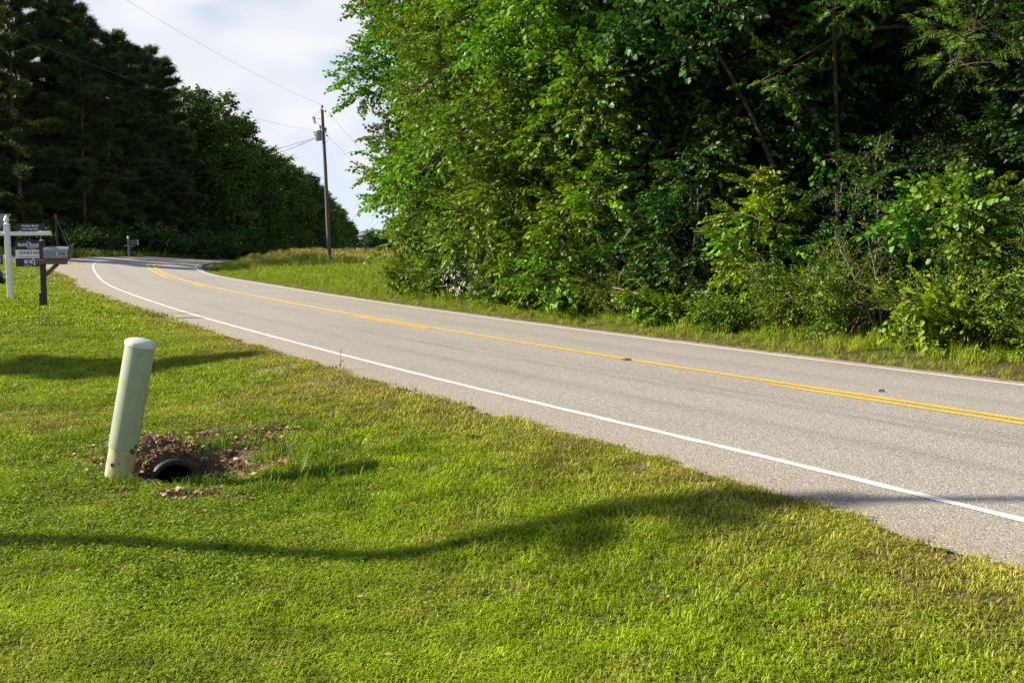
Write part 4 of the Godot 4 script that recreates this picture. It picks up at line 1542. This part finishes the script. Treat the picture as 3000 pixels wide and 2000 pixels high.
func build_woods() -> void:
	var broad := twig("broad", 201, 15, 0.62, 0.135, M.leaf, 0.35)
	var broad2 := twig("heart", 202, 16, 0.6, 0.11, M.leaf, 0.4)
	var oval := twig("oval", 203, 20, 0.5, 0.075, M.leaf, 0.2)
	var small := twig("oval", 204, 26, 0.45, 0.05, M.leafdull, 0.15)
	var willow := twig("willow", 205, 52, 0.42, 0.10, M.leaf, 0.15)
	var far := twig("plain", 206, 16, 1.2, 0.34, M.leafdull, 0.3)
	var tuftn := needle_tuft(207, 40, 0.52, M.needle, 0.026)
	rng.seed = 400
	var G := Color(0.125, 0.215, 0.016)
	var GD := Color(0.042, 0.094, 0.014)  # dark leaf green, lowered so leaves in the gap carry its shade
	var GY := Color(0.155, 0.238, 0.014)
	var face := Vector3(-0.83, 0, 0.56)        # from the woods towards the road
	# the edge of the woods, left to right: station depth, offset, height, lowest bough, radius
	var rows := [
		["maple_tree", "broad-leaved tree at the left end of the woods, its crown against the sky", 33.2, -8.7, 15.0, 0.7, 3.5, 100, broad, G, 0.85, Vector3(-0.08, 0, 0.12), 90],
		["maple_tree", "dense bright tree, second from the left end of the woods", 29.6, -7.8, 14.0, 0.9, 3.7, 96, broad, GY, 0.85, face * 0.15, 90],
		["sweetgum_tree", "dense glossy tree behind the white flowering rose bush", 26.2, -7.6, 14.0, 0.8, 3.7, 96, broad2, G, 0.9, face * 0.15, 90],
		["maple_tree", "broad-leaved tree with drooping glossy leaves at the middle of the woods edge", 23.2, -7.4, 13.0, 1.6, 3.7, 90, broad, G, 0.9, face * 0.2, 90],
		["sweetgum_tree", "tree with glossy hanging leaves at the left side of the dark gap", 20.4, -7.8, 13.0, 2.6, 3.5, 74, broad, GD, 0.95, face * 0.2, 84],
		["oak_tree", "narrow-leaved oak whose bough hangs over the verge at upper right", 16.6, -10.0, 13.0, 5.3, 4.3, 60, willow, Color(0.11, 0.215, 0.016), 0.9, face * 0.45 + Vector3(0, 0, 0.05), 70],
		["oak_tree", "tall narrow-leaved oak at the top right corner", 12.3, -11.0, 13.0, 5.2, 4.2, 52, willow, GD * 0.6, 0.9, face * 0.2, 26],  # leaf tint darkened to stand for shade at the upper right
		["maple_tree", "tree with high crown just outside the right picture edge", 8.6, -11.0, 13.0, 3.8, 4.2, 50, broad, GD * 0.6, 1.0, face * 0.2, 26],  # same darkened leaf tint in place of shade
	]
	for q in rows:
		tree_at(q[0], q[1], "tree", beside(q[2], q[3] + 0.3), {"h": q[4], "r": 0.17, "lo": q[5], "rad": q[6], "n": q[7], "twigs": q[12], "spread": 0.26, "mesh": q[8], "tint": q[9], "size": q[10], "out": q[11], "bark": M.bark, "drop": 0.45 if q[8] == willow else 0.75, "rise": 0.45 if q[8] == willow else 0.55, "lean": Vector3(-0.12, 0, 0.03) if q[2] > 33.0 else Vector3(rf(-0.03, 0.03), 0, rf(-0.03, 0.03))})
	# understorey saplings in the gap
	var sap := [
		["sapling", "young round-leaved sapling in front of the leaning trunk in the dark gap", 17.2, -5.6, 3.1, 0.6, 0.95, 20, broad2, GY],
		["sapling", "slim drooping dark sapling right of the round-leaved sapling", 15.3, -6.2, 3.6, 0.8, 1.2, 22, oval, GD],
		["sapling", "big-leaved maple sapling reaching left above the fallen branches", 13.5, -6.0, 2.7, 1.6, 0.9, 12, broad, G],
		["sapling", "dense small-leaved sapling at the right side of the woods edge", 11.6, -5.8, 3.0, 0.4, 1.05, 26, small, GD],
		["sapling", "narrow-leaved sapling at the right picture edge", 10.4, -5.5, 3.3, 0.5, 1.0, 24, willow, GY],
		["sapling", "feathery light green sapling left of the dark gap", 21.6, -5.5, 4.6, 0.6, 1.5, 36, small, GY],
		["sapling", "loose yellow green sapling behind the bare stems left of the gap", 23.4, -5.9, 4.4, 0.6, 1.4, 34, oval, GY],
		["sapling", "dark glossy sapling with blue green leaves at the gap's left edge", 19.4, -5.8, 3.6, 0.7, 1.25, 26, broad2, GD],
		["sapling", "bright sapling at the foot of the left end tree", 30.0, -5.6, 3.0, 0.2, 1.2, 30, broad2, GY],
		["sapling", "tall thin pale-stemmed sapling in front of the left end tree", 29.2, -4.9, 4.6, 1.8, 0.9, 16, broad, GY],
		["sapling", "bushy sapling between the left end tree and the rose bush", 27.7, -5.4, 4.2, 0.4, 1.6, 34, oval, G],
		["sapling", "leafy sapling behind the white flowering rose bush", 25.4, -5.6, 4.6, 0.4, 1.6, 34, broad2, G],
	]
	for q in sap:
		tree_at(q[0], q[1], "sapling", beside(q[2], q[3] + 0.4), {"h": q[4], "r": 0.035, "lo": q[5], "rad": q[6], "n": q[7], "twigs": 22, "mesh": q[8], "tint": q[9], "size": 0.8, "out": face * 0.15, "bark": M.palebark, "drop": 0.5, "wiggle": 2.5, "shape": 3, "spread": 0.35})
	# understorey closing the gap between the trunks, leaf tint darkened as shade
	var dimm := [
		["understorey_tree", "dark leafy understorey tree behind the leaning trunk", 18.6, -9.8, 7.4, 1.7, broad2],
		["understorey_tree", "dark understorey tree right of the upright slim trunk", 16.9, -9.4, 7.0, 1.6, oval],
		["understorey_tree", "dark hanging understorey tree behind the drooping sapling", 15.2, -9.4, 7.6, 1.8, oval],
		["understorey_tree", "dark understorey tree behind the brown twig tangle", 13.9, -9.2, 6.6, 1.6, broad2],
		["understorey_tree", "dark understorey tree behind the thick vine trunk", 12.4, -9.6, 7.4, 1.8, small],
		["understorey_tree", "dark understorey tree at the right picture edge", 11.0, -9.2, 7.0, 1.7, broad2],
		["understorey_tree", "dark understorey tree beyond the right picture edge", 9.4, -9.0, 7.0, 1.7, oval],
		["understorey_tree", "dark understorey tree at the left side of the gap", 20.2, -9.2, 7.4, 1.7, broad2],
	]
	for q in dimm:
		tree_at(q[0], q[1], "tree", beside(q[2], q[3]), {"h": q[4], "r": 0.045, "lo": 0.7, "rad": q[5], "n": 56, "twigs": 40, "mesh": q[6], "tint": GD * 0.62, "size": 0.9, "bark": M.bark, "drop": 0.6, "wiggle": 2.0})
	# low bushes along the foot of the woods
	var bushes := [
		[31.3, -5.0, 1.1, 1.0, oval, GY, "yellow green bush at the left foot of the woods"],
		[30.3, -4.6, 0.9, 0.9, broad2, GY, "low round-leaved bush under the left end tree"],
		[29.0, -4.5, 1.1, 1.0, oval, G, "rounded green bush left of the rose bush"],
		[25.0, -4.6, 1.1, 1.0, small, GD, "dark bush right of the rose bush"],
		[23.6, -4.7, 1.2, 1.0, broad2, G, "broad-leaved bush right of the dark rose bush neighbour"],
		[22.2, -4.7, 1.0, 0.9, oval, GY, "light green bush in front of the bare pale stems"],
		[20.7, -4.8, 1.0, 1.0, small, GY, "fine-leaved yellow green bush left of the fallen branch"],
		[19.2, -4.7, 0.8, 0.8, broad2, G, "low leafy bush at the left end of the fallen branch"],
		[17.6, -4.6, 0.7, 0.8, oval, G, "low bush in front of the two leaning trunks"],
		[16.4, -4.8, 1.2, 0.9, small, GY, "yellow flowering bush right of the leaning trunks"],
		[15.2, -4.9, 1.3, 1.0, oval, G, "loose green bush below the drooping sapling"],
		[14.1, -5.0, 1.2, 0.9, small, GY, "small-leaved bush under the dead brown tangle"],
		[13.2, -4.9, 1.0, 0.9, broad2, GY, "large-leaved bush left of the thick vine trunk"],
		[12.2, -4.9, 1.1, 0.9, oval, G, "bush in front of the thick vine trunk"],
		[11.3, -5.0, 1.3, 0.9, small, G, "dense bush right of the thick vine trunk"],
		[10.3, -4.9, 1.2, 1.0, oval, GY, "bush with pale leaves at the right picture edge"],
		[9.2, -5.0, 1.3, 1.0, broad2, G, "bush just beyond the right picture edge"],
	]
	for q in bushes:
		var p := beside(q[0], q[1] + 0.15)
		shrub(thing("bush", q[6], "bush", spot(p.x, p.y)), {"n": 13, "h": q[2] * 1.1, "rad": q[3] * 1.0, "twigs": 24, "mesh": q[4], "tint": q[5], "size": 0.75, "bark": M.twigbark})
	var fill := [
		[24.4, -5.0, 1.9, small, G, "tall fine-leaved bush behind the dark bush right of the rose bush"],
		[21.5, -5.4, 2.1, small, G, "tall fine-leaved bush behind the pale bare stems"],
		[18.6, -5.5, 1.5, small, GD, "dark fine-leaved bush at the foot of the leaning trunk"],
		[16.0, -5.5, 2.0, small, G, "tall fine-leaved bush below the round-leaved sapling"],
		[14.0, -5.7, 2.2, oval, GD, "tall loose bush behind the dead brown tangle"],
		[12.6, -5.6, 2.1, small, G, "tall fine-leaved bush beside the thick vine trunk"],
		[10.8, -5.6, 2.2, small, GD, "tall dark bush near the right picture edge"],
	]
	for q in fill:
		var p := beside(q[0], q[1])
		shrub(thing("bush", q[5], "bush", spot(p.x, p.y)), {"n": 16, "h": q[2], "rad": 0.9, "twigs": 26, "mesh": q[3], "tint": q[4], "size": 0.75, "bark": M.twigbark})
	var rp := beside(26.6, -4.75)
	var rose := thing("rose_bush", "wild rose bush with white blossoms at the foot of the woods", "bush", spot(rp.x, rp.y))
	shrub(rose, {"n": 14, "h": 1.5, "rad": 1.25, "twigs": 26, "mesh": small, "tint": GD, "size": 0.8, "bark": M.twigbark})
	var fb := MB.new()
	for k in 5:
		fb.col = Color(0.8, 0.8, 0.74)
		var at := rv(0.05)
		for j in 5:
			add_leaf(fb, at, Vector3(cos(j * 1.257), 0.35, sin(j * 1.257)), Vector3.UP, 0.028, "heart")
	var fw := []
	var ft := []
	for k in 90:
		var a := rf(PI * 0.2, PI * 1.3)
		var r := rf(0.3, 1.2)
		fw.append(Transform3D(Basis.from_euler(Vector3(rf(0.3, 1.2), rf(-1.2, 0.3), 0)) * Basis.from_scale(Vector3.ONE * rf(0.4, 0.85)), Vector3(-r * 0.8 * sin(a) + 0.6 * cos(a), rf(0.2, 1.45) * (1.15 - 0.35 * r), r * 0.9 * cos(a - 0.7) + 0.3)))
		ft.append(Color.WHITE * rf(0.55, 0.95))
	scatter("blossom", fb.mesh(M.dead), fw, ft, rose)
	# trunks, vines and dead wood at the edge
	var dead := [
		[18.2, -7.6, Vector3(-3.0, 7.2, -0.8), 0.075, M.bark, "leaning_tree", "long dark trunk leaning left in the gap", "tree trunk"],
		[17.3, -7.6, Vector3(-0.25, 8.2, -0.2), 0.07, M.bark, "leaning_tree", "upright slim trunk right of the leaning trunk", "tree trunk"],
		[14.4, -10.6, Vector3(-0.15, 9.5, -0.6), 0.13, M.bark, "vine_tree", "thick shaggy trunk wrapped in dead vines deep behind the bushes", "tree trunk"],
		[14.6, -5.3, Vector3(-0.75, 1.7, 0.1), 0.018, M.deadwood, "dead_branch", "long pale dead branch leaning left in the middle of the brown tangle", "branch"],
		[14.9, -5.4, Vector3(-0.35, 1.7, 0.2), 0.014, M.deadwood, "dead_branch", "reddish thin dead branch left of the long pale branch", "branch"],
		[11.2, -5.1, Vector3(-0.95, 1.0, 0.1), 0.028, M.deadwood, "dead_branch", "broken pale branch slanting up left at the right side", "branch"],
		[18.6, -4.5, Vector3(-1.3, 0.75, -0.9), 0.03, M.deadwood, "dead_branch", "forked dead branch lying on the verge grass", "branch"],
		[21.2, -5.0, Vector3(-1.2, 1.9, -0.9), 0.04, M.palebark, "dead_branch", "thick pale branch leaning left through the light green bush", "branch"],
		[22.0, -5.2, Vector3(0.1, 2.3, 0.0), 0.018, M.deadwood, "bare_sapling", "straight pale bare stem, leftmost of three by the gap", "branch"],
		[21.4, -5.1, Vector3(0.0, 2.0, 0.1), 0.015, M.deadwood, "bare_sapling", "straight pale bare stem, middle of three by the gap", "branch"],
		[20.8, -5.1, Vector3(-0.05, 1.8, 0.0), 0.014, M.deadwood, "bare_sapling", "straight pale bare stem, rightmost of three by the gap", "branch"],
		[26.0, -4.5, Vector3(-0.5, 4.6, -0.4), 0.02, M.palebark, "bare_sapling", "very tall thin pale stem rising from the rose bush", "branch"],
		[29.6, -4.5, Vector3(-0.5, 3.6, 0.0), 0.024, M.palebark, "bare_sapling", "thin pale leaning stem near the left end of the woods", "branch"],
	]
	for q in dead:
		var p := beside(q[0], q[1])
		var b := MB.new()
		var pts := []
		var rr := []
		var w := Vector3.ZERO
		for k in 9:
			var t := k / 8.0
			pts.append(Vector3(0, -0.15 * (1.0 - t), 0) + q[2] * t + Vector3(0, 0.18 * sin(PI * t), 0) * Vector3(q[2].x, absf(q[2].x), 1) + w)
			rr.append(q[3] * (1.0 - 0.6 * t))
			w += rv(0.035) * q[2].length() * 0.4
		b.tube(pts, rr, 8)
		if q[3] < 0.05:
			for k in 6:
				var f := rng.randi_range(2, 7)
				var d: Vector3 = (q[2].normalized() + rv(0.9)).normalized() * rf(0.2, 0.6)
				b.tube([pts[f], pts[f] + d * 0.6 + rv(0.03), pts[f] + d], [rr[f] * 0.45, rr[f] * 0.35, 0.002], 5)
		if q[5] == "vine_tree":
			for k in 26:
				var a := rf(0, TAU)
				var vp := []
				var vr := []
				for j in 7:
					var t := j / 6.0
					var c: Vector3 = pts[0].lerp(pts[8], t * rf(0.75, 0.8))
					vp.append(c + Vector3(cos(a + t * 0.8), 0, sin(a + t * 0.8)) * (q[3] * 1.02 + 0.02 * sin(9.0 * t + k)) + rv(0.015))
					vr.append(0.011)
				b.tube(vp, vr, 4)
		var o := obj(q[5], b.mesh(q[4]))
		o.position = spot(p.x, p.y)
		tag(o, q[6], q[7])
	# brown tangle of dead twigs
	var tb := MB.new()
	for k in 90:
		var a := Vector3(rf(-0.5, 0.5), rf(0.2, 1.3), rf(-0.3, 0.3))
		var d := rv(0.35) + Vector3(0, -0.12, 0)
		tb.tube([a, a + d * 0.5 + rv(0.06), a + d], [0.004, 0.003, 0.0015], 3, false)
	var tp := beside(14.7, -5.1)
	var tangle := obj("dead_tangle", tb.mesh(mat(Color(0.16, 0.085, 0.045), 0.9)))
	tangle.position = spot(tp.x, tp.y)
	tangle.set_meta("kind", "stuff")
	tag(tangle, "reddish brown tangle of dead twigs in the bushes", "brush")
	# inside the woods: trees behind the edge
	var proto: Array = []
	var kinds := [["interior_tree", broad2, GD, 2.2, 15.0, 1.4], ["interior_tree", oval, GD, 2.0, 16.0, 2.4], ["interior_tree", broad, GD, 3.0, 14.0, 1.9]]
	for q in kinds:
		var o := tree_at(q[0], "dim tree with shade-tinted leaves standing deep inside the woods", "tree", Vector2(0, 50), {"h": q[4], "r": 0.14, "lo": q[3], "rad": 3.3, "n": 64, "twigs": 44, "mesh": q[1], "tint": q[2] * 0.65, "size": q[5], "bark": M.bark, "drop": 0.6}, "trees deep inside the woods")  # tint lowered: the shade inside the woods is put into the leaf colour
		proto.append(o)
	var n := 0
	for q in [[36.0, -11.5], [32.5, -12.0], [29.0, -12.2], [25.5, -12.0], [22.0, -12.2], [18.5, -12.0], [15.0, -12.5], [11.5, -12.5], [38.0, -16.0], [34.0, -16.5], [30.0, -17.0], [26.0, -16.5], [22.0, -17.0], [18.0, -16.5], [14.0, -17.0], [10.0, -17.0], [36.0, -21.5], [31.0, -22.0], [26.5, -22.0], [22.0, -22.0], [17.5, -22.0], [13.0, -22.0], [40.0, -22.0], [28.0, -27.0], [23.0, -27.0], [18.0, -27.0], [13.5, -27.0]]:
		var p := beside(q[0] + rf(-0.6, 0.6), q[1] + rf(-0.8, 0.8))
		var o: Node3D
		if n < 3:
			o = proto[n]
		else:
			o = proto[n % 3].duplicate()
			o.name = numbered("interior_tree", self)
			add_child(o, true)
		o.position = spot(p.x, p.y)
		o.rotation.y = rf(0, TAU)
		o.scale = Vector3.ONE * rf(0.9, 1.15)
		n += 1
	# bare trunks seen in the gap
	var tr: MeshInstance3D
	for q in [[19.6, -9.4], [18.9, -8.7], [18.0, -9.8], [17.0, -8.9], [16.2, -10.2], [15.1, -9.0], [14.2, -10.0], [12.6, -9.6], [19.0, -11.5], [16.6, -12.8], [22.4, -7.0], [24.6, -6.7]]:
		var p := beside(q[0], q[1])
		var o: MeshInstance3D
		if tr == null:
			var b := MB.new()
			b.tube([Vector3(0, -0.3, 0), Vector3(0.05, 3, 0.03), Vector3(0.02, 6, 0.1), Vector3(0.15, 10, 0.1)], [0.085, 0.075, 0.065, 0.045], 9)
			tr = obj("bare_tree", b.mesh(M.bark))
			o = tr
		else:
			o = tr.duplicate()
			o.name = numbered("bare_tree", self)
			add_child(o, true)
		o.position = spot(p.x, p.y)
		o.rotation.y = rf(0, TAU)
		o.scale = Vector3(1, 1, 1) * rf(0.7, 1.3)
		tag(o, "slim bare trunk in the dark gap of the woods", "tree trunk", "bare trunks inside the woods")
	# ---- the far side of the road: pines, then broad-leaved trees, running away
	var P := Color(0.038, 0.066, 0.022)
	var PB := Color(0.075, 0.092, 0.024)
	var pines := [
		[-48.0, 90.0, 27.2, "tall dark pine at the left picture edge"],
		[-44.0, 88.0, 26.2, "tall dark pine second from the left picture edge"],
		[-40.6, 86.0, 25.2, "dark pine whose top leaves the picture, left of the sky"],
		[-38.6, 91.0, 21.8, "pine with pointed shoots just left of the highest free-standing top"],
		[-36.6, 88.5, 20.6, "pine with the highest top standing free against the sky"],
		[-35.6, 93.0, 19.5, "pine right of the highest free-standing top"],
		[-35.6, 97.5, 19.4, "pine in the middle of the descending skyline"],
		[-35.8, 102.0, 20.2, "pine left of the last pine in the skyline"],
		[-36.0, 106.5, 20.0, "last pine on the right, beside the light green trees"],
		[-46.5, 98.0, 26.2, "pine in the second row at the left picture edge"],
		[-42.5, 97.0, 23.2, "pine in the second row behind the left pines"],
		[-40.5, 104.0, 20.2, "pine in the second row behind the skyline pines"],
		[-53.0, 97.0, 26.2, "pine standing just outside the left picture edge"],
		[-49.0, 62.5, 22.0, "pine outside the left picture edge shading the road bend, nearest of four"],
		[-54.0, 67.5, 23.0, "pine outside the left picture edge shading the road bend, second of four"],
		[-48.5, 73.0, 22.0, "pine outside the left picture edge shading the road bend, third of four"],
		[-52.0, 79.0, 24.0, "pine outside the left picture edge shading the road bend, farthest of four"],
		[-58.0, 88.0, 25.0, "pine deep in the left pines outside the picture edge, left one"],
		[-55.0, 93.0, 26.0, "pine deep in the left pines outside the picture edge, right one"],
	]
	for q in pines:
		tree_at("pine_tree", q[3], "pine tree", Vector2(q[0], q[1]), {"h": q[2], "r": 0.22, "lo": 1.8, "rad": 3.6, "n": 66, "twigs": 40, "mesh": tuftn, "tint": P.lerp(PB, rf(0, 1)), "size": 1.45, "bark": M.pinebark, "shape": 0, "drop": 0.2, "rise": 0.42, "spread": 0.17})
	var leafy := [
		[-34.6, 114.0, 18.6, "light feathery green tree right of the last pine"],
		[-34.6, 121.0, 18.9, "rounded light green tree, second right of the pines"],
		[-34.2, 128.0, 17.6, "round green tree in the middle of the left skyline"],
		[-34.2, 136.0, 15.1, "dark green tree where the skyline drops behind the wires"],
		[-34.1, 146.0, 14.6, "green tree just left of the utility pole, nearer one"],
		[-34.1, 157.0, 14.6, "green tree just left of the utility pole, farther one"],
		[-34.1, 168.0, 14.2, "green tree directly behind the utility pole"],
		[-34.2, 179.0, 13.3, "tree just right of the utility pole"],
		[-34.4, 189.0, 11.7, "lower tree right of the utility pole"],
		[-34.4, 198.0, 10.1, "small dark tree near the end of the left tree row"],
		[-34.2, 208.0, 7.7, "last small tree at the right end of the left tree row"],
	]
	for q in leafy:
		tree_at("leafy_tree", q[3], "tree", Vector2(q[0], q[1]), {"h": q[2], "r": 0.2, "lo": 0.6, "rad": 4.2 if q[2] > 12.0 else 3.4, "n": 56, "twigs": 34, "mesh": far, "tint": (GD.lerp(G, rf(0.0, 1.0)) * 0.78), "size": 1.05, "bark": M.bark, "drop": 0.4, "shape": 0})
	var lp: Node3D
	for q in [[-37.5, 112.0], [-37.0, 120.0], [-37.0, 129.0], [-36.5, 139.0], [-36.5, 150.0], [-37.0, 162.0], [-47.0, 118.0], [-54.0, 122.0], [-61.0, 118.0], [-43.0, 124.0], [-68.0, 124.0], [-50.0, 110.0], [-57.0, 108.0], [-44.5, 108.0]]:
		var o: Node3D
		if lp == null:
			lp = tree_at("row_tree", "dark tree in the second row behind the left roadside trees", "tree", Vector2(q[0], q[1]), {"h": 16.0, "r": 0.2, "lo": 0.8, "rad": 4.4, "n": 44, "twigs": 26, "mesh": far, "tint": GD, "size": 1.2, "bark": M.bark, "drop": 0.4}, "second row behind the left trees")
			o = lp
		else:
			o = lp.duplicate()
			o.name = numbered("row_tree", self)
			add_child(o, true)
		o.position = spot(q[0], q[1])
		o.rotation.y = rf(0, TAU)
	# bushes under them
	var ub: Node3D
	for q in [[-34.5, 83.0], [-38.0, 82.5], [-41.5, 83.0], [-31.6, 91.0], [-31.4, 96.0], [-31.2, 101.0], [-31.2, 106.0], [-30.8, 112.0], [-30.6, 118.0], [-30.6, 125.0], [-30.4, 133.0], [-30.2, 142.0], [-30.0, 152.0], [-30.0, 163.0], [-30.2, 175.0], [-30.4, 186.0], [-45.0, 84.0], [-33.2, 87.0], [-36.5, 86.0], [-40.0, 86.5], [-43.5, 88.0], [-38.0, 92.0], [-35.0, 95.0], [-41.0, 93.0], [-45.0, 94.0], [-48.0, 92.0], [-34.5, 101.0], [-37.5, 99.0], [-33.5, 84.5], [-47.5, 87.0]]:
		var o: Node3D
		if ub == null:
			ub = thing("roadside_bush", "dim bush at the foot of the far roadside trees", "bush", Vector3.ZERO, 0.0, "bushes under the far roadside trees")
			shrub(ub, {"n": 12, "h": 2.6, "rad": 1.9, "twigs": 22, "mesh": far, "tint": GD, "size": 0.62, "bark": M.twigbark})
			o = ub
		else:
			o = ub.duplicate()
			o.name = numbered("roadside_bush", self)
			add_child(o, true)
		o.position = spot(q[0], q[1])
		o.rotation.y = rf(0, TAU)
		o.scale = Vector3.ONE * rf(0.7, 1.25)
	# distant trees beyond the field
	for q in [[-42.0, 306.0, 8.0, far, GD, "distant grey green tree at the left of the gap over the field"], [-39.0, 325.0, 7.5, far, GY, "distant bright green tree in the gap over the field"], [-37.0, 310.0, 8.0, far, GD, "distant dark tree right of the bright green one"], [-32.0, 312.0, 9.0, far, GD, "distant tree next to the woods, left of two"], [-27.0, 312.0, 10.0, far, GD, "distant tree partly behind the woods, right of two"], [-45.5, 330.0, 6.5, far, GD, "distant low tree touching the end of the left tree row"], [-21.0, 312.0, 10.0, far, GD, "distant tree hidden behind the left end of the woods"]]:
		tree_at("distant_tree", q[5], "tree", Vector2(q[0], q[1]), {"h": q[2], "r": 0.2, "lo": 0.5, "rad": 3.0, "n": 36, "twigs": 24, "mesh": q[3], "tint": q[4], "size": 1.0, "bark": M.bark, "drop": 0.4})
	# two trees left of the picture whose shadows fall across the lawn
	tree_at("pine_tree", "slim pine outside the left picture edge, its shadow crossing the near lawn", "pine tree", Vector2(-16.4, 7.35), {"h": 14.0, "r": 0.27, "lo": 8.95, "hi": 10.4, "rad": 0.5, "n": 24, "twigs": 7, "mesh": tuftn, "tint": P, "size": 0.38, "out": Vector3(0, 0, 0.55), "bark": M.pinebark, "shape": 3, "wiggle": 0.25})
	tree_at("cedar_tree", "narrow cedar outside the left picture edge, its shadow behind the green tube", "cedar tree", Vector2(-22.0, 16.3), {"h": 9.9, "r": 0.16, "lo": 0.3, "rad": 1.25, "n": 110, "twigs": 26, "mesh": tuftn, "tint": P, "size": 0.7, "bark": M.bark, "shape": 2, "wiggle": 0.2})
